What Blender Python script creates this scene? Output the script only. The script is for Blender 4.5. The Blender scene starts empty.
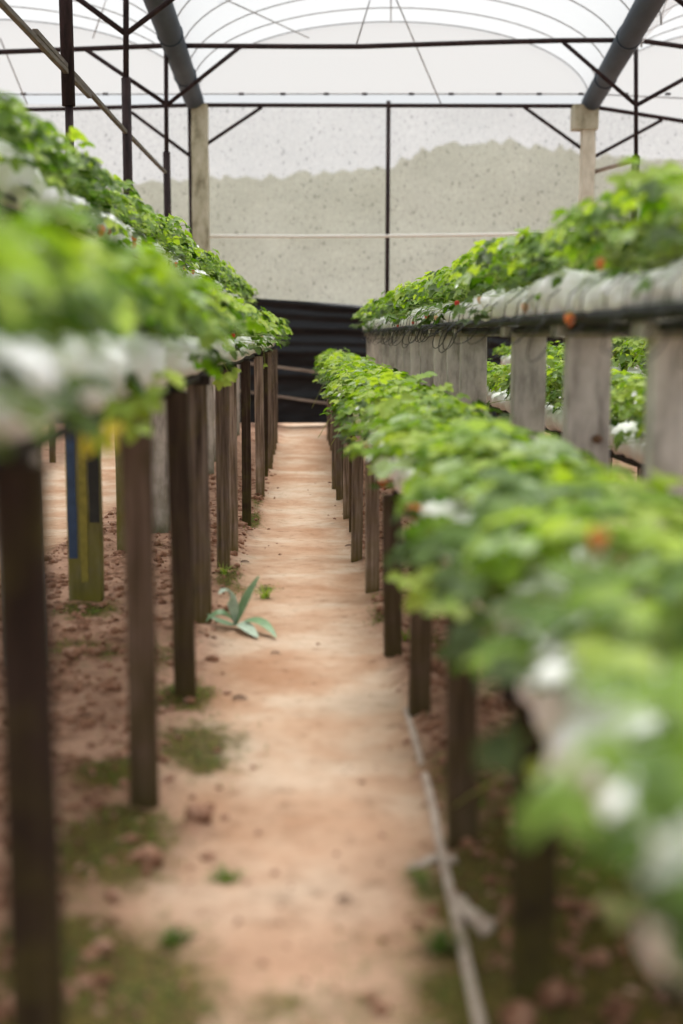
import bpy, bmesh, math, random
from mathutils import Vector, Matrix, noise
R = random.Random(7)
PI = math.pi
SC = bpy.context.scene
COL = SC.collection
# ------------------------------------------------------------------ camera
ZE = 1.35
F = 1350.0
pitch = math.atan(177 / F)
yaw = math.atan(36.5 / F)
fwd = Vector((math.sin(yaw) * math.cos(pitch), math.cos(yaw) * math.cos(pitch), -math.sin(pitch)))
rgt = Vector((math.cos(yaw), -math.sin(yaw), 0))
upv = rgt.cross(fwd)
EYE = Vector((0, 0, ZE))

def ray(px, py):
    return fwd * F + rgt * (px - 341.5) + upv * (512 - py)

def PY(px, py, d):            # point of the ray on the plane y = d
    r = ray(px, py); return EYE + r * (d / r.y)

def PX(px, py, x):            # point of the ray on the plane x = x
    r = ray(px, py); return EYE + r * (x / r.x)

cam_d = bpy.data.cameras.new('camera')
cam = bpy.data.objects.new('camera', cam_d)
COL.objects.link(cam)
cam.location = EYE
M3 = Matrix((rgt, upv, -fwd)).transposed()
cam.rotation_euler = M3.to_euler()
cam_d.sensor_fit = 'VERTICAL'; cam_d.sensor_height = 36; cam_d.sensor_width = 24
cam_d.lens = F / 1024 * 36
cam_d.clip_start = .05; cam_d.clip_end = 600
cam_d.dof.use_dof = True
cam_d.dof.focus_distance = 10.5
cam_d.dof.aperture_fstop = 1.15
SC.camera = cam
vs = SC.view_settings
vs.view_transform = 'Standard'; vs.look = 'None'; vs.gamma = 1; vs.use_curve_mapping = False
vs.exposure = 0.50

# ------------------------------------------------------------------ materials
def mat(name):
    m = bpy.data.materials.new(name); m.use_nodes = True
    nt = m.node_tree
    for n in list(nt.nodes): nt.nodes.remove(n)
    out = nt.nodes.new('ShaderNodeOutputMaterial')
    return m, nt, out

def nd(nt, t, **k):
    n = nt.nodes.new(t)
    for a, v in k.items():
        if a.startswith('_'): setattr(n, a[1:], v)
        else: n.inputs[a.replace('__', ' ')].default_value = v
    return n

def ramp(nt, src, stops):
    r = nt.nodes.new('ShaderNodeValToRGB')
    e = r.color_ramp.elements
    while len(e) > 1: e.remove(e[-1])
    e[0].position = stops[0][0]; e[0].color = (*stops[0][1], 1)
    for p, c in stops[1:]:
        x = e.new(p); x.color = (*c, 1)
    nt.links.new(src, r.inputs[0])
    return r

def noise_mat(name, stops, scale=(8, 8, 8), rough=.7, bump=.3, dist=.01, detail=6, nscale=1.0, spec=.3, metallic=0, sub=None):
    """procedural surface: stretched noise in object space drives colour and bump"""
    m, nt, out = mat(name)
    tc = nd(nt, 'ShaderNodeTexCoord')
    oi = nd(nt, 'ShaderNodeObjectInfo')
    mp = nd(nt, 'ShaderNodeMapping'); mp.inputs['Scale'].default_value = scale
    nt.links.new(tc.outputs['Object'], mp.inputs[0])
    add = nd(nt, 'ShaderNodeVectorMath', _operation='ADD')
    cmb = nd(nt, 'ShaderNodeMath', _operation='MULTIPLY'); cmb.inputs[1].default_value = 37
    nt.links.new(oi.outputs['Random'], cmb.inputs[0])
    nt.links.new(mp.outputs[0], add.inputs[0]); nt.links.new(cmb.outputs[0], add.inputs[1])
    nz = nd(nt, 'ShaderNodeTexNoise', Scale=nscale, Detail=detail, Roughness=.65)
    nt.links.new(add.outputs[0], nz.inputs['Vector'])
    rp = ramp(nt, nz.outputs['Fac'], stops)
    b = nd(nt, 'ShaderNodeBsdfPrincipled', Roughness=rough, Metallic=metallic)
    b.inputs['Specular IOR Level'].default_value = spec
    nt.links.new(rp.outputs[0], b.inputs['Base Color'])
    bp = nd(nt, 'ShaderNodeBump', Strength=bump, Distance=dist)
    nt.links.new(nz.outputs['Fac'], bp.inputs['Height'])
    nt.links.new(bp.outputs[0], b.inputs['Normal'])
    nt.links.new(b.outputs[0], out.inputs[0])
    return m

def wood_mat(name, dark, mid, light, moss=(.10, .09, .02), mossh=.35, sc=(60, 60, 2.5), var=(.6, 1.4)):
    """weathered sawn timber; moss on the foot of the post is a stain of its own (object z)"""
    m, nt, out = mat(name)
    tc = nd(nt, 'ShaderNodeTexCoord'); oi = nd(nt, 'ShaderNodeObjectInfo')
    mp = nd(nt, 'ShaderNodeMapping'); mp.inputs['Scale'].default_value = sc
    nt.links.new(tc.outputs['Object'], mp.inputs[0])
    mul = nd(nt, 'ShaderNodeMath', _operation='MULTIPLY'); mul.inputs[1].default_value = 61
    nt.links.new(oi.outputs['Random'], mul.inputs[0])
    add = nd(nt, 'ShaderNodeVectorMath', _operation='ADD')
    nt.links.new(mp.outputs[0], add.inputs[0]); nt.links.new(mul.outputs[0], add.inputs[1])
    nz = nd(nt, 'ShaderNodeTexNoise', Scale=1.0, Detail=6, Roughness=.6)
    nt.links.new(add.outputs[0], nz.inputs['Vector'])
    rp = ramp(nt, nz.outputs['Fac'], [(.3, dark), (.5, mid), (.72, light)])
    # per-post tone
    hs = nd(nt, 'ShaderNodeHueSaturation')
    mr = nd(nt, 'ShaderNodeMapRange'); mr.inputs['To Min'].default_value = var[0]; mr.inputs['To Max'].default_value = var[1]
    nt.links.new(oi.outputs['Random'], mr.inputs['Value'])
    nt.links.new(mr.outputs[0], hs.inputs['Value']); nt.links.new(rp.outputs[0], hs.inputs['Color'])
    n2 = nd(nt, 'ShaderNodeTexNoise', Scale=9, Detail=4)
    nt.links.new(tc.outputs['Object'], n2.inputs['Vector'])
    sp = nd(nt, 'ShaderNodeSeparateXYZ'); nt.links.new(tc.outputs['Object'], sp.inputs[0])
    ms = nd(nt, 'ShaderNodeMapRange'); ms.inputs['From Min'].default_value = 0; ms.inputs['From Max'].default_value = mossh
    ms.inputs['To Min'].default_value = .62; ms.inputs['To Max'].default_value = 0.0
    nt.links.new(sp.outputs['Z'], ms.inputs['Value'])
    pr = nd(nt, 'ShaderNodeMath', _operation='ADD'); pr.use_clamp = True
    sub = nd(nt, 'ShaderNodeMath', _operation='MULTIPLY_ADD'); sub.inputs[1].default_value = 1.6; sub.inputs[2].default_value = -.75
    nt.links.new(n2.outputs['Fac'], sub.inputs[0])
    nt.links.new(ms.outputs[0], pr.inputs[0]); nt.links.new(sub.outputs[0], pr.inputs[1])
    mx = nd(nt, 'ShaderNodeMix', _data_type='RGBA')
    nt.links.new(pr.outputs[0], mx.inputs['Factor']); nt.links.new(hs.outputs[0], mx.inputs['A'])
    mx.inputs['B'].default_value = (*moss, 1)
    b = nd(nt, 'ShaderNodeBsdfPrincipled', Roughness=.85)
    b.inputs['Specular IOR Level'].default_value = .2
    nt.links.new(mx.outputs['Result'], b.inputs['Base Color'])
    bp = nd(nt, 'ShaderNodeBump', Strength=.6, Distance=.004)
    nt.links.new(nz.outputs['Fac'], bp.inputs['Height']); nt.links.new(bp.outputs[0], b.inputs['Normal'])
    nt.links.new(b.outputs[0], out.inputs[0])
    return m

MW = wood_mat('sawn_timber', (.045, .032, .025), (.20, .148, .118), (.38, .31, .26), moss=(.15, .115, .03))
MWM = wood_mat('brown_timber', (.022, .014, .010), (.085, .056, .040), (.16, .115, .088), moss=(.07, .055, .015), mossh=.5)
MWD = wood_mat('dark_timber', (.010, .006, .005), (.030, .019, .014), (.06, .042, .033))
MC = wood_mat('grey_concrete', (.22, .20, .18), (.50, .465, .43), (.66, .625, .58), moss=(.13, .13, .06), mossh=.4, sc=(11, 11, 3), var=(.85, 1.15))
MCG = wood_mat('mossy_concrete', (.10, .09, .05), (.22, .20, .11), (.32, .30, .2), moss=(.16, .15, .02), mossh=.9, sc=(14, 14, 3))
MRAIL = noise_mat('old_pole', [(.3, (.012, .010, .009)), (.7, (.05, .04, .034))], (40, 3, 40), spec=.1)
MSTEEL = noise_mat('rusty_steel', [(.35, (.014, .009, .010)), (.65, (.040, .024, .024)), (.8, (.08, .05, .045))], (20, 20, 5), rough=.7, spec=.15, bump=.2, dist=.002)
MHOOP = noise_mat('hoop_steel', [(.3, (.18, .18, .18)), (.7, (.36, .36, .36))], (9, 9, 9), rough=.5, bump=.1, dist=.001)
MGUT = noise_mat('gutter_steel', [(.3, (.022, .036, .055)), (.7, (.042, .062, .092))], (5, 1.5, 5), rough=.6, bump=.2, dist=.004, spec=.15)
MCOLB = noise_mat('stained_column', [(.3, (.18, .165, .10)), (.5, (.42, .40, .29)), (.7, (.55, .53, .42))], (6, 6, 3))
MCOLW = noise_mat('cream_column', [(.3, (.45, .42, .32)), (.6, (.66, .63, .52)), (.8, (.74, .72, .62))], (6, 6, 3))
MBRACE = noise_mat('pale_timber', [(.3, (.05, .04, .032)), (.7, (.17, .145, .115))], (30, 5, 30))
MPIPE = noise_mat('black_pipe', [(.3, (.008, .008, .009)), (.7, (.016, .016, .018))], (6, 6, 6), rough=.55, spec=.18, bump=.1, dist=.002)
MTUBE = noise_mat('drip_tube', [(.3, (.012, .012, .012)), (.8, (.05, .05, .05))], (9, 9, 9), rough=.4)
MBLK = noise_mat('black_plastic', [(.3, (.003, .004, .006)), (.6, (.007, .008, .012)), (.8, (.03, .034, .042))], (3, 3, 14), rough=.42, spec=.35, bump=.7, dist=.02)
MBAT = noise_mat('bare_batten', [(.3, (.16, .12, .09)), (.7, (.36, .30, .25))], (3, 30, 30))
MROPE = noise_mat('white_cord', [(.3, (.7, .68, .62)), (.7, (.9, .88, .82))], (30, 30, 30))
MEDGE = noise_mat('worn_cord', [(.3, (.30, .22, .17)), (.6, (.55, .46, .39))], (20, 20, 20))
MSOIL = noise_mat('soil_clod', [(.3, (.09, .04, .022)), (.5, (.29, .15, .095)), (.7, (.52, .34, .255))], (14, 14, 14), rough=.95, spec=.1, nscale=1.4)
MHILL = noise_mat('wooded_hill', [(.3, (.12, .13, .08)), (.7, (.19, .195, .13))], (.35, .35, .35), rough=1, spec=0, bump=0)
MDRY = noise_mat('dry_leaf', [(.3, (.05, .025, .015)), (.7, (.2, .11, .06))], (40, 40, 40))

# plastic grow bag
def bag_mat():
    m, nt, out = mat('white_bag_plastic')
    tc = nd(nt, 'ShaderNodeTexCoord'); oi = nd(nt, 'ShaderNodeObjectInfo')
    n1 = nd(nt, 'ShaderNodeTexNoise', Scale=5, Detail=5, Roughness=.6); nt.links.new(tc.outputs['Object'], n1.inputs['Vector'])
    rp = ramp(nt, n1.outputs['Fac'], [(.22, (.6, .55, .5)), (.34, (.90, .90, .89)), (.6, (.96, .96, .96))])
    n2 = nd(nt, 'ShaderNodeTexNoise', Scale=16, Detail=3); n2.inputs['Distortion'].default_value = 1.5
    nt.links.new(tc.outputs['Object'], n2.inputs['Vector'])
    b = nd(nt, 'ShaderNodeBsdfPrincipled', Roughness=.38)
    nt.links.new(rp.outputs[0], b.inputs['Base Color'])
    bp = nd(nt, 'ShaderNodeBump', Strength=.5, Distance=.015)
    nt.links.new(n2.outputs['Fac'], bp.inputs['Height']); nt.links.new(bp.outputs[0], b.inputs['Normal'])
    nt.links.new(b.outputs[0], out.inputs[0]); return m
MBAG = bag_mat()

def leaf_mat(name='strawberry_leaf', k=1.0):
    m, nt, out = mat(name)
    at = nd(nt, 'ShaderNodeAttribute', _attribute_name='tint')
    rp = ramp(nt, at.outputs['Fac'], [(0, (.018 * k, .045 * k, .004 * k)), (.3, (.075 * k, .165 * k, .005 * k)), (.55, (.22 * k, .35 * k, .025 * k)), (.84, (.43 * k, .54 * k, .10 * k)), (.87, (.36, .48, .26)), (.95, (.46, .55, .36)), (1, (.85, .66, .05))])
    geo = nd(nt, 'ShaderNodeNewGeometry')
    mx = nd(nt, 'ShaderNodeMix', _data_type='RGBA')          # underside of a strawberry leaf is paler
    fb = nd(nt, 'ShaderNodeMath', _operation='MULTIPLY'); fb.inputs[1].default_value = .18
    nt.links.new(geo.outputs['Backfacing'], fb.inputs[0]); nt.links.new(fb.outputs[0], mx.inputs['Factor'])
    nt.links.new(rp.outputs[0], mx.inputs['A']); mx.inputs['B'].default_value = (.42, .50, .30, 1)
    b = nd(nt, 'ShaderNodeBsdfPrincipled', Roughness=.45)
    b.inputs['Specular IOR Level'].default_value = .15
    nt.links.new(mx.outputs['Result'], b.inputs['Base Color'])
    tr = nd(nt, 'ShaderNodeBsdfTranslucent')
    g = nd(nt, 'ShaderNodeMix', _data_type='RGBA', _blend_type='MULTIPLY'); g.inputs['Factor'].default_value = 1
    nt.links.new(mx.outputs['Result'], g.inputs['A']); g.inputs['B'].default_value = (1.35, 1.45, .35, 1)
    nt.links.new(g.outputs['Result'], tr.inputs['Color'])
    ms = nd(nt, 'ShaderNodeMixShader'); ms.inputs[0].default_value = .42
    nt.links.new(b.outputs[0], ms.inputs[1]); nt.links.new(tr.outputs[0], ms.inputs[2])
    nt.links.new(ms.outputs[0], out.inputs[0]); return m
MLEAF = leaf_mat()
def flat_mat(name, c, rough=.5, spec=.4):
    m, nt, out = mat(name)
    tc = nd(nt, 'ShaderNodeTexCoord'); n = nd(nt, 'ShaderNodeTexNoise', Scale=25, Detail=3)
    nt.links.new(tc.outputs['Object'], n.inputs['Vector'])
    rp = ramp(nt, n.outputs['Fac'], [(.3, tuple(v * .8 for v in c)), (.7, tuple(min(1, v * 1.15) for v in c))])
    b = nd(nt, 'ShaderNodeBsdfPrincipled', Roughness=rough); b.inputs['Specular IOR Level'].default_value = spec
    nt.links.new(rp.outputs[0], b.inputs['Base Color']); nt.links.new(b.outputs[0], out.inputs[0]); return m
MSTEM = flat_mat('stem_green', (.26, .34, .06))
MSTEMR = flat_mat('runner_green', (.34, .40, .08))
MRED = flat_mat('ripe_berry', (.62, .035, .02), .3, .5)
MORANGE = flat_mat('half_ripe_berry', (.80, .20, .05), .3, .5)
MPALE = flat_mat('pale_berry', (.80, .50, .32), .35, .5)
MPETAL = flat_mat('petal', (.85, .85, .82), .6)
MYEL = flat_mat('flower_eye', (.7, .5, .05))
MGRASS = leaf_mat('grass_blade', .8)
MMOSS = flat_mat('moss', (.12, .12, .02), .95, .1)
MWEED = flat_mat('weed_leaf', (.20, .33, .16), .45)
MWEEDP = flat_mat('pale_weed_leaf', (.42, .52, .40), .5)
MBLUE = flat_mat('blue_paint', (.035, .065, .13), .7)

def film_mat(name, clear, col, speck=False):
    m, nt, out = mat(name)
    tp = nd(nt, 'ShaderNodeBsdfTransparent')
    tl = nd(nt, 'ShaderNodeBsdfTranslucent'); tl.inputs['Color'].default_value = (*col, 1)
    df = nd(nt, 'ShaderNodeBsdfDiffuse'); df.inputs['Color'].default_value = (*col, 1)
    a = nd(nt, 'ShaderNodeMixShader'); a.inputs[0].default_value = .35
    nt.links.new(tl.outputs[0], a.inputs[1]); nt.links.new(df.outputs[0], a.inputs[2])
    b = nd(nt, 'ShaderNodeMixShader'); b.inputs[0].default_value = clear
    nt.links.new(a.outputs[0], b.inputs[1]); nt.links.new(tp.outputs[0], b.inputs[2])
    if speck:
        tc = nd(nt, 'ShaderNodeTexCoord')
        mp = nd(nt, 'ShaderNodeMapping'); mp.inputs['Scale'].default_value = (1, 1, .85)
        nt.links.new(tc.outputs['Object'], mp.inputs[0])
        n1 = nd(nt, 'ShaderNodeTexNoise', Scale=13, Detail=5, Roughness=.75); nt.links.new(mp.outputs[0], n1.inputs['Vector'])
        n2 = nd(nt, 'ShaderNodeTexNoise', Scale=1.1, Detail=4); nt.links.new(mp.outputs[0], n2.inputs['Vector'])
        sp = ramp(nt, n1.outputs['Fac'], [(.32, (.36, .355, .33)), (.41, (.66, .665, .655)), (.62, (.77, .775, .76)), (.72, (.88, .88, .87))])
        big = ramp(nt, n2.outputs['Fac'], [(.3, (.86, .86, .85)), (.7, (1, 1, 1))])
        mx = nd(nt, 'ShaderNodeMix', _data_type='RGBA', _blend_type='MULTIPLY'); mx.inputs['Factor'].default_value = 1
        nt.links.new(sp.outputs[0], mx.inputs['A']); nt.links.new(big.outputs[0], mx.inputs['B'])
        nt.links.new(mx.outputs['Result'], tl.inputs['Color']); nt.links.new(mx.outputs['Result'], df.inputs['Color'])
        vo = nd(nt, 'ShaderNodeTexVoronoi', Scale=5.6); vo.inputs['Randomness'].default_value = 1
        nt.links.new(mp.outputs[0], vo.inputs['Vector'])
        v2 = ramp(nt, vo.outputs['Distance'], [(.11, (.0, .0, .0)), (.22, (1, 1, 1))])
        dk = nd(nt, 'ShaderNodeMix', _data_type='RGBA', _blend_type='MULTIPLY'); dk.inputs['Factor'].default_value = .42
        nt.links.new(mx.outputs['Result'], dk.inputs['A']); nt.links.new(v2.outputs[0], dk.inputs['B'])
        nt.links.new(dk.outputs['Result'], tl.inputs['Color']); nt.links.new(dk.outputs['Result'], df.inputs['Color'])
        f = nd(nt, 'ShaderNodeMapRange'); f.inputs['To Min'].default_value = clear * .8; f.inputs['To Max'].default_value = clear
        nt.links.new(v2.outputs[0], f.inputs['Value']); nt.links.new(f.outputs[0], b.inputs[0])
    nt.links.new(b.outputs[0], out.inputs[0]); return m
MFILM = film_mat('roof_film', .72, (.86, .86, .85))
MGABLE = film_mat('gable_film', .6, (.86, .86, .84))
MNET = film_mat('insect_net', .5, (.8, .8, .78), True)

# ground
def ground_mat():
    m, nt, out = mat('sandy_ground')
    tc = nd(nt, 'ShaderNodeTexCoord')
    a_p = nd(nt, 'ShaderNodeAttribute', _attribute_name='soil'); a_m = nd(nt, 'ShaderNodeAttribute', _attribute_name='moss')  # soil attribute also carries the shade painted near the camera
    n1 = nd(nt, 'ShaderNodeTexNoise', Scale=1.6, Detail=7, Roughness=.6); nt.links.new(tc.outputs['Object'], n1.inputs['Vector'])
    n2 = nd(nt, 'ShaderNodeTexNoise', Scale=14, Detail=6, Roughness=.7); nt.links.new(tc.outputs['Object'], n2.inputs['Vector'])
    n3 = nd(nt, 'ShaderNodeTexNoise', Scale=70, Detail=3, Roughness=.7); nt.links.new(tc.outputs['Object'], n3.inputs['Vector'])
    path = ramp(nt, n1.outputs['Fac'], [(.34, (.44, .25, .15)), (.5, (.54, .36, .245)), (.62, (.62, .475, .355))])
    fine = ramp(nt, n2.outputs['Fac'], [(.31, (.45, .37, .31)), (.40, (.88, .86, .84)), (.56, (1, 1, 1))])
    mp = nd(nt, 'ShaderNodeMix', _data_type='RGBA', _blend_type='MULTIPLY'); mp.inputs['Factor'].default_value = .8
    nt.links.new(path.outputs[0], mp.inputs['A']); nt.links.new(fine.outputs[0], mp.inputs['B'])
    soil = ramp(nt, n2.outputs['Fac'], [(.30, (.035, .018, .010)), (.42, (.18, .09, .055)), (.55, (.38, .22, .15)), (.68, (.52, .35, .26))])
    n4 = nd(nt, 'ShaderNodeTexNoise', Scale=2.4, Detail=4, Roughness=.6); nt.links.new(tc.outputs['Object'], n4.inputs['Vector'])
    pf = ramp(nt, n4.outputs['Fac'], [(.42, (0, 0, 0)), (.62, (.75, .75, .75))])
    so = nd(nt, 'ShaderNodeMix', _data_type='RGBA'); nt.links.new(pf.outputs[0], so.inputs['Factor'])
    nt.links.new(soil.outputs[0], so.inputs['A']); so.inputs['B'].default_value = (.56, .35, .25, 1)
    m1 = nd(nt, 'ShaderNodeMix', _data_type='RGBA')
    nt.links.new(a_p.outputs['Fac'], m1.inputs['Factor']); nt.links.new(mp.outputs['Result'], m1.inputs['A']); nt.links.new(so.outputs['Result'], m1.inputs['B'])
    moss = ramp(nt, n3.outputs['Fac'], [(.35, (.018, .015, .005)), (.65, (.155, .13, .022))])
    m2 = nd(nt, 'ShaderNodeMix', _data_type='RGBA')
    ad = nd(nt, 'ShaderNodeMath', _operation='MULTIPLY_ADD'); ad.use_clamp = True
    ad.inputs[1].default_value = 2.2; ad.inputs[2].default_value = -1.25
    ad2 = nd(nt, 'ShaderNodeMath', _operation='ADD'); 
    nt.links.new(n2.outputs['Fac'], ad.inputs[0])
    sb = nd(nt, 'ShaderNodeMath', _operation='MULTIPLY_ADD'); sb.inputs[1].default_value = 1.3; 
    nt.links.new(a_m.outputs['Fac'], sb.inputs[0])
    s3 = nd(nt, 'ShaderNodeMath', _operation='MULTIPLY_ADD'); s3.inputs[1].default_value = 2.2; s3.inputs[2].default_value = -1.42
    nt.links.new(n2.outputs['Fac'], s3.inputs[0]); nt.links.new(s3.outputs[0], sb.inputs[2])
    cl = nd(nt, 'ShaderNodeMapRange'); cl.inputs['From Min'].default_value = 0; cl.inputs['From Max'].default_value = .5; cl.inputs['To Max'].default_value = .92
    nt.links.new(sb.outputs[0], cl.inputs['Value'])
    nt.links.new(cl.outputs[0], m2.inputs['Factor']); nt.links.new(m1.outputs['Result'], m2.inputs['A']); nt.links.new(moss.outputs[0], m2.inputs['B'])
    b = nd(nt, 'ShaderNodeBsdfPrincipled', Roughness=.95); b.inputs['Specular IOR Level'].default_value = .1
    nt.links.new(m2.outputs['Result'], b.inputs['Base Color'])
    hm = nd(nt, 'ShaderNodeMath', _operation='ADD'); nt.links.new(n2.outputs['Fac'], hm.inputs[0])
    h3 = nd(nt, 'ShaderNodeMath', _operation='MULTIPLY'); h3.inputs[1].default_value = .25; nt.links.new(n3.outputs['Fac'], h3.inputs[0]); nt.links.new(h3.outputs[0], hm.inputs[1])
    bp = nd(nt, 'ShaderNodeBump', Strength=.7, Distance=.035)
    nt.links.new(hm.outputs[0], bp.inputs['Height']); nt.links.new(bp.outputs[0], b.inputs['Normal'])
    nt.links.new(b.outputs[0], out.inputs[0]); return m
MGROUND = ground_mat()

# ------------------------------------------------------------------ object helpers
def tag(o, label=None, cat=None, group=None, kind=None):
    if label: o['label'] = label
    if cat: o['category'] = cat
    if group: o['group'] = group
    if kind: o['kind'] = kind
    return o

def empty(name, loc, label, cat, group=None):
    o = bpy.data.objects.new(name, None); COL.objects.link(o); o.location = loc
    return tag(o, label, cat, group)

def link(name, me, parent=None, loc=None):
    o = bpy.data.objects.new(name, me); COL.objects.link(o)
    if parent: o.parent = parent
    if loc is not None: o.location = loc
    return o

class MB:
    def __init__(s): s.v = []; s.f = []; s.t = []
    def add(s, vs_, fs, t=None):
        o = len(s.v); s.v += [tuple(v) for v in vs_]
        s.f += [tuple(i + o for i in f) for f in fs]
        if t is not None: s.t += [t] * len(vs_)
        else: s.t += [0.5] * len(vs_)
    def mesh(s, name, m, smooth=False, tint=False):
        me = bpy.data.meshes.new(name); me.from_pydata(s.v, [], s.f)
        for x in (m if isinstance(m, (list, tuple)) else [m]): me.materials.append(x)
        if tint:
            a = me.attributes.new('tint', 'FLOAT', 'POINT'); a.data.foreach_set('value', s.t)
        if smooth: me.polygons.foreach_set('use_smooth', [True] * len(me.polygons))
        me.update(); return me
    def tube(s, pts, r, n=8, t=None, cap=True, r2=None):
        pts = [Vector(p) for p in pts]; rings = []; m = len(pts)
        prev = None
        for i, p in enumerate(pts):
            d = (pts[min(i + 1, m - 1)] - pts[max(i - 1, 0)])
            if d.length < 1e-9: d = Vector((0, 0, 1))
            d.normalize()
            if prev is None:
                a = Vector((0, 0, 1)) if abs(d.z) < .9 else Vector((1, 0, 0))
                u = d.cross(a).normalized()
            else:
                u = (prev - d * prev.dot(d)).normalized()
            prev = u; w = d.cross(u)
            rr = r if r2 is None else r + (r2 - r) * i / (m - 1)
            rings.append([p + (u * math.cos(2 * PI * k / n) + w * math.sin(2 * PI * k / n)) * rr for k in range(n)])
        vs_ = [q for g in rings for q in g]; fs = []
        for i in range(m - 1):
            for k in range(n):
                fs.append((i * n + k, i * n + (k + 1) % n, (i + 1) * n + (k + 1) % n, (i + 1) * n + k))
        if cap: fs.append(tuple(reversed(range(n)))); fs.append(tuple(range((m - 1) * n, m * n)))
        s.add(vs_, fs, t)

def bar_mesh(name, a, b, w, h, m, rough=.0, bev=.004, up=Vector((0, 0, 1))):
    """squared bar from a to b with slightly uneven edges"""
    a = Vector(a); b = Vector(b); d = b - a; L = d.length; d.normalize()
    if abs(d.dot(up)) > .95: up = Vector((0, 1, 0))
    u = d.cross(up).normalized(); w_ = u.cross(d)
    n = max(2, int(L / .18) + 1); mb = MB(); vs_ = []
    hw, hh = w / 2, h / 2; c = min(bev, hw * .4, hh * .4)
    sec = [(-hw + c, -hh), (hw - c, -hh), (hw, -hh + c), (hw, hh - c), (hw - c, hh), (-hw + c, hh), (-hw, hh - c), (-hw, -hh + c)]
    sd = R.random() * 99
    for i in range(n):
        p = a + d * (L * i / (n - 1))
        for k, (x, y) in enumerate(sec):
            j = 1 + rough * (noise.noise(Vector((sd + i * .35, k * .3, 0))))
            vs_.append(p + u * x * j + w_ * y * j)
    fs = [(i * 8 + k, i * 8 + (k + 1) % 8, (i + 1) * 8 + (k + 1) % 8, (i + 1) * 8 + k) for i in range(n - 1) for k in range(8)]
    fs.append(tuple(reversed(range(8)))); fs.append(tuple(range((n - 1) * 8, n * 8)))
    mb.add(vs_, fs); return mb.mesh(name, m)

# ------------------------------------------------------------------ ground height
GP = [(-8, -1.27), (0, -1.28), (3.5, -1.30), (5, -1.345), (7, -1.37), (8.4, -1.41), (10, -1.49), (13, -1.55), (18, -1.59), (26, -1.60), (60, -1.6)]
def g0(y):
    for (a, ha), (b, hb) in zip(GP, GP[1:]):
        if y <= b: 
            t = max(0, (y - a) / (b - a)); return ZE + ha + (hb - ha) * t
    return ZE - 1.6
def sm(a, b, x):
    t = min(1, max(0, (x - a) / (b - a))); return t * t * (3 - 2 * t)
MOSS = []; SOILP = []
def soil_shade_mask(x, y):
    e = 0
    for mx, my, rx, ry in SOILP:
        d = ((x - mx) / rx) ** 2 + ((y - my) / ry) ** 2
        if d < 5: e = max(e, math.exp(-d))
    return max(soil_and_vignette(x, y), e)
def soil_and_vignette(x, y):
    w = .06 * noise.noise(Vector((x * 2, y * 1.2, 3))) + .05 * noise.noise(Vector((x * 6, y * 4, 1)))
    l = sm(-.30, -.50, x + w) ; r = sm(.30, .42, x + w)
    # next paths beyond the benches
    if x < -1.5: l *= 1 - sm(-1.6, -1.75, x + w) * sm(-3.1, -2.9, x)
    if x > 2.0: r *= 1 - sm(2.0, 2.15, x + w) * (1 - sm(2.5, 2.65, x))
    return max(l, r, .35 * (1 - sm(2.3, 4.6, y + 4 * w)))  # last term paints vignette-like shade into the ground colour near the camera
def gh(x, y):
    s = soil_shade_mask(x, y)
    n = noise.noise(Vector((x * 1.3, y * .9, 0))) * .012
    n += noise.noise(Vector((x * 5, y * 5, 7))) * (.006 + .022 * s)
    n += noise.noise(Vector((x * 15, y * 15, 9))) * (.002 + .014 * s)
    n += noise.noise(Vector((x * .9, y * 2.3, 19))) * .026
    n += .035 * s
    return g0(y) + n
def ground_hit(px, py):
    r = ray(px, py); t0 = .5; y = 1.0
    p = None
    for i in range(4000):
        y += .01
        p = EYE + r * (y / r.y)
        if p.z <= gh(p.x, p.y): return p
    return p
def on_ground(x, y, dz=0): return Vector((x, y, gh(x, y) + dz))

# moss patches, placed where they lie on the ground: (centre px, radius x m, radius y m, strength)
for px, py, rx, ry, s in [(200, 745, .13, .30, .8), (205, 765, .10, .18, .7), (110, 775, .10, .16, .9), (110, 850, .13, .28, 1.1), (95, 985, .20, .26, 1.15), (165, 1010, .12, .16, .8), (60, 950, .15, .2, 1),
                          (440, 1005, .07, .15, .7), (425, 890, .04, .10, .7), (500, 760, .10, .25, .6), (500, 900, .14, .35, 1.2), (550, 860, .22, .5, .9), (640, 960, .25, .45, 1.2), (520, 1000, .16, .35, 1.3), (470, 780, .06, .3, .8), (30, 1000, .2, .3, 1.3),
                          (88, 612, .14, .12, 1.3), (90, 650, .2, .2, .6), (235, 590, .07, .25, .5), (265, 590, .05, .12, .6), (160, 660, .12, .3, .5), (380, 615, .05, .25, .6), (430, 640, .08, .3, .5), (253, 520, .06, .5, .9), (228, 575, .06, .4, .9), (258, 500, .05, .8, .7), (190, 690, .10, .2, .8),
                          (300, 1010, .25, .10, .45), (170, 700, .08, .15, .6), (450, 800, .06, .4, .5), (130, 830, .12, .15, .9), (380, 960, .12, .18, .25)]:
    p = ground_hit(px, py); MOSS.append((p.x, p.y, rx, ry, s))
for px, py, rx, ry in [(120, 850, .15, .22), (190, 835, .07, .10), (60, 960, .15, .2), (215, 590, .06, .5), (240, 540, .05, .5)]:
    p = ground_hit(px, py); SOILP.append((p.x, p.y, rx, ry))
def mossval(x, y):
    v = 0
    for mx, my, rx, ry, s in MOSS:
        d = ((x - mx) / rx) ** 2 + ((y - my) / ry) ** 2
        if d < 6: v = max(v, s * math.exp(-d * .8))
    return min(1, v + .12 * soil_shade_mask(x, y) * (noise.noise(Vector((x * 3, y * 3, 40))) + .6))

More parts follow.
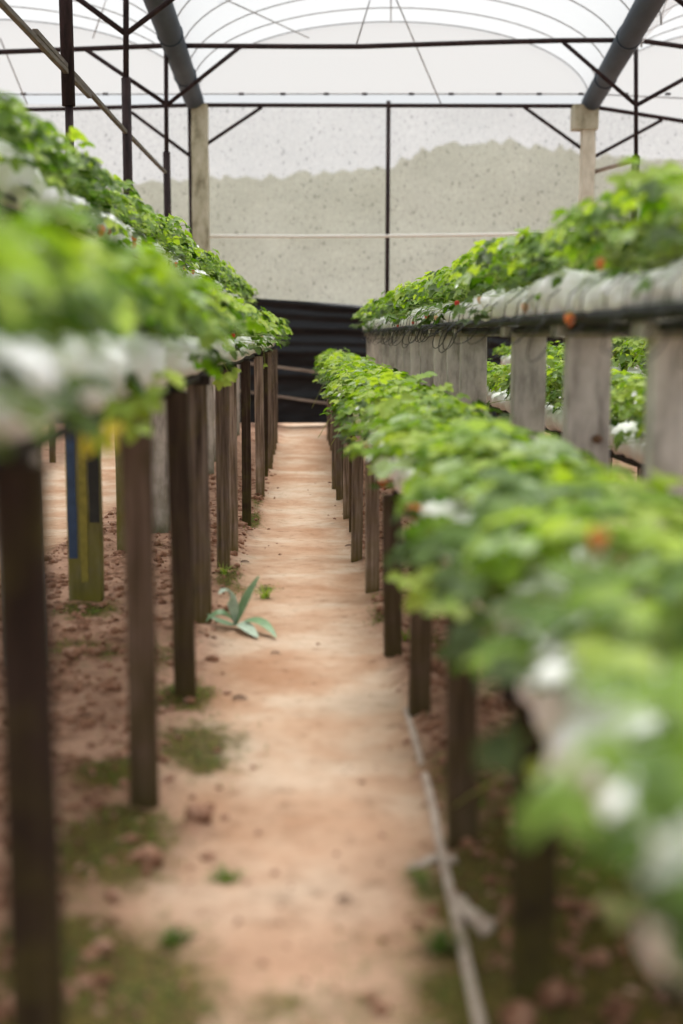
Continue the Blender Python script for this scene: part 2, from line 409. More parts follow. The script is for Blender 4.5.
def axis(segs):
    out = []; 
    for a, b, st in segs:
        n = max(1, round((b - a) / st)); out += [a + (b - a) * i / n for i in range(n)]
    out.append(segs[-1][1]); return out
XS = axis([(-60, -10, 10), (-10, -3, .6), (-3, -1.4, .12), (-1.4, -.3, .03), (-.3, .35, .03), (.35, 1.3, .03), (1.3, 3, .12), (3, 13, .8), (13, 70, 10)])
YS = axis([(-9, 1, .5), (1, 2.2, .06), (2.2, 7, .03), (7, 11, .05), (11, 25, .12), (25, 60, 5)])
mb = MB(); soil = []; moss = []
for y in YS:
    for x in XS:
        mb.v.append((x, y, gh(x, y))); soil.append(soil_shade_mask(x, y)); moss.append(mossval(x, y))
nx = len(XS)
mb.f = [(j * nx + i, j * nx + i + 1, (j + 1) * nx + i + 1, (j + 1) * nx + i) for j in range(len(YS) - 1) for i in range(nx - 1)]
me = mb.mesh('ground', MGROUND, True)
a = me.attributes.new('soil', 'FLOAT', 'POINT'); a.data.foreach_set('value', soil)  # soil strips and patches plus the painted foreground shade
a = me.attributes.new('moss', 'FLOAT', 'POINT'); a.data.foreach_set('value', moss)
tag(link('ground', me), 'sandy orange dirt path between strips of clodded soil', None, None, 'structure')

# ------------------------------------------------------------------ loose soil, moss blades (nobody could count them)
def blob(mb, c, r, t=None):
    ic = [(0, 0, 1), (.894, 0, .447), (.276, .851, .447), (-.724, .526, .447), (-.724, -.526, .447), (.276, -.851, .447),
          (.724, .526, -.447), (-.276, .851, -.447), (-.894, 0, -.447), (-.276, -.851, -.447), (.724, -.526, -.447), (0, 0, -1)]
    fc = [(0, 1, 2), (0, 2, 3), (0, 3, 4), (0, 4, 5), (0, 5, 1), (1, 6, 2), (2, 7, 3), (3, 8, 4), (4, 9, 5), (5, 10, 1), (2, 6, 7), (3, 7, 8), (4, 8, 9), (5, 9, 10), (1, 10, 6), (6, 11, 7), (7, 11, 8), (8, 11, 9), (9, 11, 10), (10, 11, 6)]
    sx, sy, sz = r * R.uniform(.7, 1.3), r * R.uniform(.7, 1.3), r * R.uniform(.5, .9)
    q = Matrix.Rotation(R.random() * 6, 3, 'Z')
    mb.add([Vector(c) + q @ Vector((v[0] * sx * R.uniform(.75, 1.2), v[1] * sy * R.uniform(.75, 1.2), v[2] * sz)) for v in ic], fc, t)
mb = MB(); n = 0
while n < 6800:
    y = 2.0 + 14 * R.random() ** 1.6; x = R.uniform(-1.7, 1.5)
    s = soil_shade_mask(x, y)
    if R.random() > s * .97 + .012 + .05 * (abs(x) > .22): continue
    r = min(.045, .006 + R.expovariate(1 / .008)) * (1 if s > .5 else .5)
    p = on_ground(x, y); blob(mb, (p.x, p.y, p.z + r * .2), r); n += 1
tag(link('soil_clods', mb.mesh('soil_clods', MSOIL, True)), 'loose pinkish brown soil clods strewn under the benches', 'soil', None, 'stuff')
mb = MB(); n = 0
def blade(mb, p, h, w, lean, az, t, segs=3):
    u = Vector((math.cos(az), math.sin(az), 0)); v = Vector((-u.y, u.x, 0)); vs_ = []
    for i in range(segs + 1):
        q = i / segs; c = p + Vector((0, 0, h * q * (1 - .35 * lean * q))) + u * (lean * h * q * q)
        ww = w * (1 - q) ** .7; vs_ += [c - v * ww, c + v * ww]
    mb.add(vs_, [(2 * i, 2 * i + 1, 2 * i + 3, 2 * i + 2) for i in range(segs)], t)
while n < 6500:
    m = R.choice(MOSS); x = R.gauss(m[0], m[2] * .6); y = R.gauss(m[1], m[3] * .6)
    if y < 1.5 or R.random() > m[4]: n += .3; continue
    blade(mb, on_ground(x, y, -.002), R.uniform(.006, .026), .0022, R.uniform(.2, 1.3), R.random() * 6.3, R.uniform(.0, .55), 2); n += 1
tag(link('moss', mb.mesh('moss', MGRASS, False, True)), 'low olive moss and grass growing in patches along the path edges', 'moss', None, 'stuff')

# ------------------------------------------------------------------ benches
def post_mesh(name, w, dp, h, m, rough=.10, lean=(0, 0)):
    me = bar_mesh(name, (0, 0, -.06), (lean[0], lean[1], h), w, dp, m, rough, .006, up=Vector((0, 1, 0)))
    return me
def bench(name, label, group, cx, side, z, y0, y1, posts, railm, cross, kind='wood', width=.26):
    """side: +1 = bench body lies towards +x of its posts. posts: (x, y, w, d, material, label)"""
    root = empty(name, (cx, (y0 + y1) / 2, g0((y0 + y1) / 2)), label, 'bench', group)
    o0 = root.location.copy()
    for (px, py, w, dp, m, lab) in posts:
        zb = gh(px, py)
        lx = R.uniform(-.012, .012); ly = R.uniform(-.03, .03)
        top = z - .03
        if lab and 'paint' in lab: lx = ly = 0
        o = link('post', post_mesh('post', w, dp, top - zb, m, .1 if dp < .09 else .05, (lx, ly)), root, Vector((px - lx * .5, py, zb)) - o0)
        if lab: o['label'] = lab
        # cross piece on the post, reaching under the bags
        xa, xb = cx - side * (width / 2 + .02), cx + side * (width / 2 + .02)
        if kind == 'wood': ya, hh, ww = py, .045, .04
        else: ya, hh, ww = py, .05, dp + .05
        o = link('crosspiece', bar_mesh('crosspiece', (xa - cx, 0, 0), (xb - cx, 0, 0), ww, hh, cross, .06), root, Vector((cx, ya, z - .03 - hh / 2 + .02)) - o0)
    for s in (-1, 1):
        pts = []; yy = y0
        while yy <= y1 + .01:
            pts.append(Vector((s * width * .36 + .006 * noise.noise(Vector((yy, s * 5, cx))), yy - o0.y, z - .012 - o0.z - .012 + .008 * noise.noise(Vector((yy * .7, s, cx * 3)))))); yy += .35
        mb = MB(); mb.tube(pts, .017, 8)
        link('rail', mb.mesh('rail', railm, True), root)
    return root

def fill(xl, y, y1, step, w, dp, m, jit=.02):
    out = []
    while y < y1:
        out.append((xl + R.uniform(-jit, jit), y, w * R.uniform(.85, 1.15), dp, m() if callable(m) else m, None)); y += step * R.uniform(.93, 1.07)
    return out
YE = 20.4
wpick = lambda: R.choice([MW, MW, MW, MWD])
# left front bench
zL1 = ZE - .17; zL2 = ZE + .45; zR1 = ZE - .62; zR2 = ZE + .05
pl = [(-.445, 2.12, .082, .045, MWD, 'thick dark post nearest the camera'), (-.45, .9, .08, .045, MWD, None)]
for i, (px, py, w) in enumerate([(145, 805, .078), (184, 696, .076), (201, 622, .09), (224, 570, .075), (234, 551, .055), (247, 526, .07), (260, 496, .085)]):
    p = ground_hit(px, py); pl.append((p.x, p.y, w, .045, [MWM, MWM, MW, MW, MW, MWD, MW][i], None))
pl += fill(-.44, pl[-1][1] + 1.0, YE - .05, .95, .085, .045, wpick)
BL1 = bench('growing_bench', 'long wooden bench on brown posts along the left edge of the path', 'growing benches', -.58, -1, zL1, .6, YE, pl, MRAIL, MRAIL)
# left rear, taller bench
pl = [(-1.1, 4.2, .17, .09, MC, None), (-1.12, 5.3, .17, .09, MC, None)]
for px, py, m, lab in [(87, 600, MCG, 'square post with blue, yellow and black paint streaks'), (131, 552, MCG, 'mossy greenish concrete post'), (160, 532, MC, 'smooth grey concrete post'), (192, 503, MC, None)]:
    p = ground_hit(px, py); pl.append((p.x, p.y, .165, .09, m, lab))
bluepost = pl[2]
pl += fill(-1.1, pl[-1][1] + 1.4, YE + 2, 1.5, .16, .09, MC)
BL2 = bench('growing_bench', 'tallest bench, on broad concrete posts behind the left wooden bench', 'growing benches', -1.12, -1, zL2, 3.2, YE + 2.1, pl, MRAIL, MRAIL, 'conc')
# right front bench, lowest
pl = [(.43, 2.42, .082, .045, MWD, 'dark post in deep blur beside the camera'), (.43, 1.3, .08, .045, MWD, None)]
for i, (px, py, w) in enumerate([(461, 845, .075), (420, 713, .075), (392, 656, .075), (372, 592, .075), (357, 561, .07), (352, 531, .05), (348, 518, .08), (340, 500, .08), (336, 489, .08)]):
    p = ground_hit(px, py); pl.append((p.x, p.y, w, .045, MWM if i < 3 or i == 5 else MW, None))
pl += fill(.38, pl[-1][1] + 1.0, YE + 1.6, 1.0, .085, .045, wpick)
BR1 = bench('growing_bench', 'lowest bench, on short wooden posts along the right edge of the path', 'growing benches', .51, 1, zR1, .7, YE + 1.6, pl, MRAIL, MRAIL)
# right rear bench
pl = []
for d, w in [(2.4, .17), (3.95, .175), (5.27, .17), (6.66, .16), (8.84, .17), (9.75, .16), (10.6, .17), (11.9, .17), (13.0, .17), (14.1, .17), (15.2, .17), (16.3, .17), (17.5, .17), (18.7, .17), (19.9, .17), (21.1, .17), (22.2, .17)]:
    pl.append((1.1, d, w, .10, MC, 'broad grey concrete post with a brown knot hole' if abs(d - 5.27) < .01 else None))
BR2 = bench('growing_bench', 'eye-level bench on broad grey concrete posts behind the low right bench', 'growing benches', 1.12, 1, zR2, 2.0, YE + 2.3, pl, MPIPE, MC, 'conc')
BR3 = bench('growing_bench', 'low bench seen between the concrete posts on the right', 'growing benches', 1.76, 1, ZE - .62, 3.0, 18, fill(1.9, 3.3, 18, 1.35, .08, .045, MW), MRAIL, MRAIL)
BR4 = bench('growing_bench', 'farthest right bench, across the next path, seen through concrete posts', 'growing benches', 2.85, 1, ZE - .45, 5.0, 19, fill(2.75, 5.3, 19, 1.35, .08, .045, MW), MRAIL, MRAIL)
BL4 = bench('growing_bench', 'farthest left bench, across the next path, glimpsed between posts', 'growing benches', -3.2, -1, ZE - .15, 8.0, 20, fill(-3.1, 8.3, 20, 1.35, .08, .045, MW), MRAIL, MRAIL)

# painted faces of the left square post (paint streaks are part of the post's surface)
def paint_strip(root, p, dx, w, z0, z1, m, nm):
    o0 = root.location
    zb = gh(p[0], p[1]); mb = MB(); n = 12; vs_ = []
    for i in range(n + 1):
        z = z0 + (z1 - z0) * i / n; e = .006 * noise.noise(Vector((i * .8, dx * 50, 2)))
        y = -p[3] / 2 - .0035
        vs_ += [(dx - w / 2 + e, y, z), (dx + w / 2 - e, y, z), (dx + w / 2 - e, y + .006, z), (dx - w / 2 + e, y + .006, z)]
    fs = []
    for i in range(n):
        for k in range(4): fs.append((i * 4 + k, i * 4 + (k + 1) % 4, i * 4 + 4 + (k + 1) % 4, i * 4 + 4 + k))
    fs += [(3, 2, 1, 0), tuple(range(n * 4, n * 4 + 4))]
    mb.add(vs_, fs)
    return link(nm, mb.mesh(nm, m), root, Vector((p[0], p[1], zb)) - o0)
paint_strip(BL2, bluepost, -.055, .042, .22, 1.55, MBLUE, 'blue_paint')
paint_strip(BL2, bluepost, .055, .05, .4, 1.6, flat_mat('black_paint', (.028, .028, .026), .8), 'black_paint')
paint_strip(BL2, bluepost, .0, .036, .1, 1.6, flat_mat('ochre_paint', (.24, .21, .04), .8), 'yellow_paint')
# rusty knot on the right post
mb = MB(); blob(mb, (1.135, 5.27 - .055, ZE - .40), .035)
kn = link('knot_hole', mb.mesh('knot_hole', MDRY, True), BR2); kn.location = -BR2.location

# ------------------------------------------------------------------ grow bags
def bag_mesh(seed, L=.96, hw=.15, hh=.082):
    n, m = 30, 22; mb = MB(); vs_ = []
    for i in range(n + 1):
        q = i / n; y = (q - .5) * L
        e = min(q, 1 - q) * L
        k = min(1, (e / .07)) ; k = .32 + .68 * math.sin(k * PI / 2)
        k *= 1 + .30 * noise.noise(Vector((y * 6, seed, 0)))
        k *= 1 - .24 * math.exp(-((((q * 4) % 1) - .0) / .12) ** 2) * (.4 + .6 * R.random()) if 0.1 < q < .9 else 1
        kz = k if e > .05 else k * .9
        for j in range(m):
            a = 2 * PI * j / m; c, s = math.cos(a), math.sin(a)
            x = hw * k * math.copysign(abs(c) ** .8, c); z = hh * kz * math.copysign(abs(s) ** .85, s)
            w = noise.noise(Vector((x * 14, y * 14, z * 14 + seed * 7))) * .034 + noise.noise(Vector((x * 40, y * 25, z * 40 + seed))) * .007
            nn = Vector((c, 0, s)); p = Vector((x, y, z)) + nn * w
            p.z = max(p.z, -hh * .93)
            vs_.append(p + Vector((0, 0, hh * .93)))
    fs = [(i * m + j, i * m + (j + 1) % m, (i + 1) * m + (j + 1) % m, (i + 1) * m + j) for i in range(n) for j in range(m)]
    fs.append(tuple(reversed(range(m)))); fs.append(tuple(range(n * m, (n + 1) * m)))
    mb.add(vs_, fs); return mb.mesh('grow_bag', MBAG, True)
BAGS = [bag_mesh(s) for s in range(5)]
BAGH = .15
def bags(cx, z, y0, y1, labs, group, sag=0):
    y = y0 + .48; k = 0
    while y + .4 < y1:
        zone = 0 if y < 4.2 else (1 if y < 10 else 2)
        o = link('grow_bag', BAGS[R.randrange(5)]); o.location = (cx + R.uniform(-.012, .012), y, z + .001)
        o.rotation_euler = (0, 0, R.choice([0, PI]) + R.uniform(-.03, .03)); o.scale = (R.uniform(.88, 1.1), 1, R.uniform(.85, 1.2))
        tag(o, labs[zone], 'grow bag', group); y += .965; k += 1
def labs3(what, row):
    return [f'{what} in the blurred near stretch of {row}', f'{what} in the middle stretch of {row}', f'{what} in the far stretch of {row}']
ROWN = {'L1': 'the left wooden bench', 'L2': 'the tallest left bench', 'R1': 'the lowest right bench', 'R2': 'the right eye-level bench', 'R3': 'the low bench behind concrete posts', 'R4': 'the bench across the right-hand path'}
for key, cx, z, a, b in [('L1', -.58, zL1, .6, YE + .1), ('L2', -1.12, zL2, 3.3, YE + 2.2), ('R1', .51, zR1, .8, YE + 1.7), ('R2', 1.12, zR2, 2.1, YE + 2.4), ('R3', 1.76, ZE - .62, 3.2, 17.9), ('R4', 2.85, ZE - .45, 5.2, 19)]:
    bags(cx, z, a, b, labs3('white plastic grow bag', ROWN[key]), 'white grow bags on ' + ROWN[key])

# ------------------------------------------------------------------ strawberry plants
def leaflet(mb, base, d, nrm, L, W, t):
    d = d.normalized(); s = nrm.cross(d).normalized(); n = d.cross(s)
    K = 8; sp = []; Ls = []; Rs = []
    for i in range(K + 1):
        q = i / K
        c = base + d * (L * q) - n * (L * .16 * q * q)
        sp.append(c)
        if 0 < i < K:
            w = W * .5 * (math.sin(PI * q ** .75) ** .7) * (1.0 if i % 2 else .80)
            lift = n * (w * .38)
            f = d * (L * .05 if i % 2 else 0)
            Ls.append(c + s * w + lift + f); Rs.append(c - s * w + lift + f)
    vs_ = sp + Ls + Rs; o = K + 1; o2 = o + K - 1; fs = []
    fs.append((0, 1, o)); fs.append((0, o2, 1))
    for i in range(K - 2):
        fs.append((1 + i, 2 + i, o + 1 + i, o + i)); fs.append((1 + i, o2 + i, o2 + 1 + i, 2 + i))
    fs.append((K - 1, K, o + K - 2)); fs.append((K - 1, o2 + K - 2, K))
    fs = [tuple(reversed(f)) for f in fs]
    mb.add(vs_, fs, t)
def trifol(mb, c, out, nrm, size, t, rng):
    out = (out - nrm * out.dot(nrm)).normalized(); side = nrm.cross(out)
    for ang, k in ((0, 1.0), (1.25, .92), (-1.25, .92)):
        dd = out * math.cos(ang) + side * math.sin(ang)
        nn = (nrm + dd * rng.uniform(-.15, .25) + Vector((rng.uniform(-.2, .2), rng.uniform(-.2, .2), 0))).normalized()
        dd = (dd - nn * dd.dot(nn)).normalized()
        leaflet(mb, c + dd * size * .03, dd, nn, size * k, size * k * .86, (1.0 if t >= 1 else min(.94, max(0, t + (rng.uniform(-.06, .06) if t < .78 else 0)))))
def plant_parts(seed, n=36, rad=.27, h=.22, nflow=2, dr=.05, ls=1.0):
    r = random.Random(seed); lf = MB(); st = MB(); fl = MB(); ey = MB()
    for i in range(n):
        q = (i + .5) / n
        az = i * 2.399963 + r.uniform(-.4, .4)
        drape = r.random() < dr
        if drape: az = r.choice([0, PI]) + r.uniform(-.75, .75)
        ro = rad * math.sqrt(q) * r.uniform(.8, 1.12)
        zz = h * (1.02 - .75 * q ** 1.6) * r.uniform(.72, 1.1) + .01
        if drape: ro = rad * r.uniform(.72, .98); zz = r.uniform(-.12, .05)
        u = Vector((math.cos(az), math.sin(az), 0))
        tip = u * ro * Vector((1, 1, 1)).length / 1.732 + Vector((0, 0, zz))
        if r.random() < .08: tip.z += .05
        mid = u * ro * .35 + Vector((0, 0, zz * .75))
        pts = [Vector((u.x * .01, u.y * .01, -.03)), mid * .55, mid * .5 + tip * .5 + Vector((0, 0, .012)), tip]
        st.tube(pts, .0022, 4, cap=False)
        nrm = (Vector((0, 0, 1)) + u * (.25 + .75 * q) + Vector((r.uniform(-.35, .35), r.uniform(-.35, .35), 0))).normalized()
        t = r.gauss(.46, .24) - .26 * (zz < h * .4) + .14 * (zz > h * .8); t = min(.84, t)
        if r.random() < .07: t = r.uniform(.87, .94)
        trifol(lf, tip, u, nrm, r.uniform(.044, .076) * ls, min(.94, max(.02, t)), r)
    flowers = []
    for i in range(nflow):
        az = r.random() * 6.28; u = Vector((math.cos(az), math.sin(az), 0)); c = u * rad * r.uniform(.5, .95) + Vector((0, 0, h * r.uniform(.3, .85)))
        st.tube([Vector((0, 0, 0)), c * .5 + Vector((0, 0, .05)), c], .0016, 4, cap=False)
        fm = MB()
        nn = (u + Vector((0, 0, .6))).normalized(); a = nn.cross(Vector((0, 0, 1))).normalized(); b = nn.cross(a)
        for k in range(5):
            t = 2 * PI * k / 5; d = a * math.cos(t) + b * math.sin(t); s_ = nn.cross(d)
            fm.add([c, c + d * .009 + s_ * .008, c + d * .018 + nn * .002, c + d * .009 - s_ * .008], [(0, 1, 2, 3)])
        flowers.append(fm.mesh('flower', MPETAL))
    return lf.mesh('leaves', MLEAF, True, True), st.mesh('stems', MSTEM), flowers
PV = [plant_parts(100 + i, n=42 + (i % 3) * 5, nflow=1 + (i % 2), dr=.085) for i in range(8)]
PD = [plant_parts(300 + i, n=46, rad=.255, nflow=2 + i % 2, dr=.16) for i in range(8)]

PL2 = [plant_parts(700 + i, n=50, nflow=1, dr=.20) for i in range(6)]
PND = [plant_parts(500 + i, n=40, rad=.27, nflow=3, dr=.30, ls=1.35) for i in range(5)]
PNL = [plant_parts(600 + i, n=38, rad=.27, nflow=2, dr=.10, ls=1.3) for i in range(5)]
def strawberry_mesh(m):
    mb = MB(); n, k = 9, 12; vs_ = []
    prof = [(0, .004), (.06, .55), (.18, .9), (.35, 1), (.52, .92), (.68, .72), (.82, .48), (.94, .24), (1, .05)]
    for q, w in prof:
        for j in range(k):
            a = 2 * PI * j / k; vs_.append((math.cos(a) * .013 * w * (1 + .04 * math.sin(3 * a)), math.sin(a) * .013 * w, -.034 * q))
    fs = [(i * k + j, (i + 1) * k + j, (i + 1) * k + (j + 1) % k, i * k + (j + 1) % k) for i in range(n - 1) for j in range(k)]
    fs.append(tuple(range(k))); fs.append(tuple(reversed(range((n - 1) * k, n * k))))
    mb.add(vs_, fs); return mb.mesh('strawberry', m, True)
SB = {c: strawberry_mesh(m) for c, m in (('red', MRED), ('orange', MORANGE), ('pale', MPALE))}
mb = MB()
for k in range(6):
    a = k * PI / 3; u = Vector((math.cos(a), math.sin(a), 0)); v = Vector((-u.y, u.x, 0))
    mb.add([Vector((0, 0, .002)), u * .007 + v * .003, u * .015 + Vector((0, 0, -.006)), u * .007 - v * .003], [(0, 1, 2, 3)])
CALYX = mb.mesh('calyx', MSTEM)

ROWS = {}
ZS = {'L1': .86, 'L2': .86, 'R1': .76, 'R2': .92, 'R3': 1, 'R4': 1}
TOT = 0
def place_plant(key, x, y, z, sc, label, group, pv):
    lf, st, fl = pv
    root = empty('strawberry_plant', (x, y, z), label, 'plant', group)
    root.rotation_euler = (0, 0, R.choice([0, PI]) + R.uniform(-.35, .35)); root.scale = (sc, sc, sc * ZS[key] * (.8 if key == 'R1' and y < 5.5 else 1) * R.uniform(.9, 1.12))
    link('leaves', lf, root); link('stems', st, root)
    for f in fl: link('flower', f, root)
    ROWS.setdefault(key, []).append(root); return root
def row(key, cx, z, y0, y1, step, sc, wide=.05, pvs=PV):
    y = y0; labs = labs3('leafy green strawberry plant', ROWN[key]); k = 0
    while y < y1:
        zone = 0 if y < 4.2 else (1 if y < 10 else 2)
        s = sc * R.uniform(.88, 1.14) * (1.06 if y > 12 else 1)
        place_plant(key, cx + (.08 * (1 - sm(3, 8, y)) if key == 'R1' else 0) + R.uniform(-wide, wide) + (.07 if k % 2 else -.07), y, z + BAGH + .004, s, labs[zone], 'strawberry plants on ' + ROWN[key], R.choice(PND if key == 'R1' and y < 3.6 else PNL if key in ('L1', 'R1') and y < 5.5 else pvs))
        y += step * (1.22 if y > 12 else 1) * R.uniform(.9, 1.1); k += 1
row('L1', -.60, zL1, 1.15, YE + .05, .27, 1.0)
row('L2', -1.16, zL2, 3.6, YE + 2.0, .28, .98, .05, PL2)
row('R1', .51, zR1, 1.25, YE + 1.6, .27, 1.0, .05, PD)
row('R2', 1.17, zR2, 2.9, YE + 2.2, .28, 1.05)
row('R3', 1.78, ZE - .62, 5.6, 10.6, .30, 1.05)
row('R4', 2.87, ZE - .45, 8.8, 12.6, .30, 1.05)
def stuff_row(cx, z, y0, y1, lab):
    mb = MB(); r = random.Random(int(y0 * 10))
    y = y0
    while y < y1:
        for i in range(26):
            az = r.random() * 6.28; q = math.sqrt(r.random()); u = Vector((math.cos(az), math.sin(az), 0))
            tip = Vector((cx, y, z + BAGH)) + u * .27 * q + Vector((0, 0, .02 + .2 * (1 - .6 * q) * r.uniform(.4, 1.1)))
            trifol(mb, tip, u, (Vector((0, 0, 1)) + u * .6 * q + Vector((r.uniform(-.3, .3), r.uniform(-.3, .3), 0))).normalized(), r.uniform(.05, .08), min(.94, max(.02, r.gauss(.45, .2))), r)
        y += .28
    tag(link('strawberry_foliage', mb.mesh('strawberry_foliage', MLEAF, True, True)), lab, 'plants', None, 'stuff')
stuff_row(1.78, ZE - .62, 10.7, 17.6, 'merged far foliage on the low bench behind the concrete posts')
stuff_row(2.87, ZE - .45, 12.7, 19, 'merged far foliage on the bench across the right-hand path')
stuff_row(-3.2, ZE - .15, 8.3, 19.8, 'merged foliage on the farthest left bench across the next path')
bags(-3.2, ZE - .15, 8.1, 20, ['white plastic grow bag on the farthest left bench'] * 3, 'white grow bags on the farthest left bench')

bpy.context.view_layer.update()
def nearest(key, p):
    return min(ROWS[key], key=lambda o: abs(o.location.y - p.y + .02))
def hang(pl, p, mesh, name, scale=1, rot=None, stemr=.0018, smat=None, sub=None, runner=True):
    inv = pl.matrix_world.inverted()
    W = Matrix.Translation(p) @ (rot or Matrix.Identity(4)) @ Matrix.Scale(scale, 4)
    o = link(name, mesh, pl); o.matrix_local = inv @ W
    if sub:
        s_ = link('calyx', sub, o)
    if runner:
        a = Vector((0, 0, 0)); b = inv @ p
        hi = Vector((b.x * .6, b.y * .7, max(a.z, b.z) + .03))
        mb = MB(); mb.tube([a, a * .5 + hi * .5, hi, b * .8 + hi * .2, b], stemr, 5)
        link('fruit_stem' if 'berry' in name else 'runner', mb.mesh('runner', smat or MSTEMR, True), pl)
    return o
SEEN = {}
ORD = {'L2': 'on tallest left bench', 'R2': 'on right eye-level bench', 'R1': 'on lowest right bench', 'L1': 'on left wooden bench'}
def berry(key, px, py, X, col, sc=1.0):
    if key == 'L2': sc *= 1.3
    if key == 'R1': X -= .06; sc *= 1.1
    p = PX(px, py, X); pl = nearest(key, p)
    hang(pl, p + Vector((0, 0, .017 * sc)), SB[col], 'strawberry', sc, Matrix.Rotation(R.uniform(-.25, .25), 4, 'X'), sub=CALYX)
    SEEN.setdefault(pl.name, [pl, key, []])[2].append(col)
for a in [('L2', 101, 231, -.955, 'orange', 1.3), ('L2', 109, 229, -.955, 'red', 1.2), ('L2', 133, 246, -.955, 'red', 1.1), ('L2', 134, 239, -.955, 'orange', 1), ('L2', 176, 265, -.955, 'red', 1), ('L2', 184, 267, -.955, 'red', 1.1), ('L2', 193, 272, -.955, 'orange', 1),
          ('R2', 427, 317, .93, 'red', 1.5), ('R2', 457, 304, .93, 'red', 1.3), ('R2', 436, 318, .93, 'pale', 1.2), ('R2', 480, 300, .93, 'pale', 1.3), ('R2', 525, 308, .93, 'pale', 1.4), ('R2', 570, 320, .93, 'orange', 1.6), ('R2', 600, 264, .93, 'orange', 1.2), ('R2', 413, 323, .93, 'red', .9), ('R2', 398, 326, .93, 'red', .9),
          ('R1', 383, 483, .36, 'red', 1.3), ('R1', 414, 512, .37, 'orange', 1.5), ('R1', 352, 428, .33, 'orange', 1.2), ('R1', 600, 541, .50, 'orange', 1.1), ('R1', 366, 445, .36, 'pale', 1.2), ('L1', 233, 336, -.42, 'red', 1), ('L1', 262, 338, -.42, 'pale', 1.2), ('L1', 158, 380, -.42, 'red', 1)]:
    berry(*a)
FRONT = {'L2': [], 'R2': [], 'R1': [], 'L1': []}
words = ['', 'one', 'two', 'three', 'four', 'five']
for nm, (pl, key, cols) in SEEN.items(): FRONT[key].append((pl.location.y, pl, cols))
rank = ['first', 'second', 'third', 'fourth', 'fifth', 'sixth', 'seventh', 'eighth', 'ninth', 'tenth', 'eleventh', 'twelfth']
for key, L in FRONT.items():
    L.sort(key=lambda t: t[0])
    for i, (y, pl, cols) in enumerate(L):
        ds = ' and '.join(c for c in ('red', 'orange', 'pale') if c in cols)
        pl['label'] = f"strawberry plant bearing {ds} fruit, {rank[i]} such from camera {ORD[key]}"
# trailing leaves hanging in front of the bags near the camera
def leafcluster(t, size, down=True, n=1, seed=1):
    r = random.Random(seed); mb = MB()
    for i in range(n):
        u = Vector((r.uniform(-.5, .5), -.6, -.2)).normalized()
        trifol(mb, Vector((r.uniform(-.03, .03), r.uniform(-.03, .03), -.03 * i)), u, Vector((r.uniform(-.3, .3), -.75, .7)).normalized(), size, t, r)
    return mb.mesh('trailing_leaf', MLEAF, True, True)
for i, (key, px, py, X, t, size, n) in enumerate([
        ('L1', 92, 434, -.40, 1.0, .05, 1), ('L1', 110, 405, -.40, .6, .055, 1), ('L1', 135, 395, -.42, .7, .06, 2), ('L1', 137, 425, -.40, .65, .05, 1), ('L1', 8, 385, -.50, .8, .05, 1), ('L1', 222, 376, -.43, .8, .06, 2), ('L1', 228, 372, -.43, .7, .06, 2), ('L1', 265, 365, -.42, .7, .06, 1),
        ('R1', 432, 578, .30, .75, .07, 2), ('R1', 405, 575, .27, .7, .05, 1), ('R1', 465, 640, .37, .12, .06, 2), ('R1', 480, 610, .40, .15, .06, 1), ('R1', 350, 438, .32, .8, .05, 1), ('R1', 345, 400, .27, .5, .07, 2), ('R1', 372, 470, .35, .85, .05, 1), ('R1', 560, 760, .42, .75, .05, 1), ('R1', 620, 900, .42, .93, .035, 1), ('R1', 640, 850, .42, .85, .04, 1),
        ('R1', 327, 392, .22, .6, .06, 2), ('R1', 395, 400, .40, .75, .08, 3), ('R2', 660, 170, 1.02, .75, .085, 2), ('R2', 640, 175, 1.05, .7, .08, 2)]):
    p = PX(px, py, X); pl = nearest(key, p)
    hang(pl, p, leafcluster(min(t, .94) if t < 1 else 1.0, size, n=n, seed=i), 'trailing_leaf')
# a bare runner arching out over the dark post on the right
for pxs, X, r_ in [([(690, 600), (560, 745), (470, 795), (447, 812)], .36, .004), ([(560, 500), (520, 560), (505, 600)], .42, .002)]:
    pts = [PX(a, b, X + .12 * (1 - i / 3)) for i, (a, b) in enumerate(pxs)]
    pl = nearest('R1', pts[0]); inv = pl.matrix_world.inverted(); mb = MB()
    mb.tube([inv @ p for p in pts], r_, 6, r2=r_ * .6); link('runner', mb.mesh('runner', MSTEMR, True), pl)
# thin dry runners at the far end of the low right bench
for e, (a, b) in enumerate([((330, 375), (312, 408)), ((338, 410), (318, 438)), ((350, 420), (331, 445))]):
    p0 = PX(*a, .34); pl = nearest('R1', p0); inv = pl.matrix_world.inverted(); q = PX(*a, .36); w = PX(*b, .30); w.y = q.y - .1
    w = PY(b[0], b[1], q.y - .15)
    mb = MB(); mb.tube([inv @ q, inv @ (q * .5 + w * .5 + Vector((0, 0, .03))), inv @ w], .003, 5); link('runner', mb.mesh('runner', MSTEMR, True), pl)

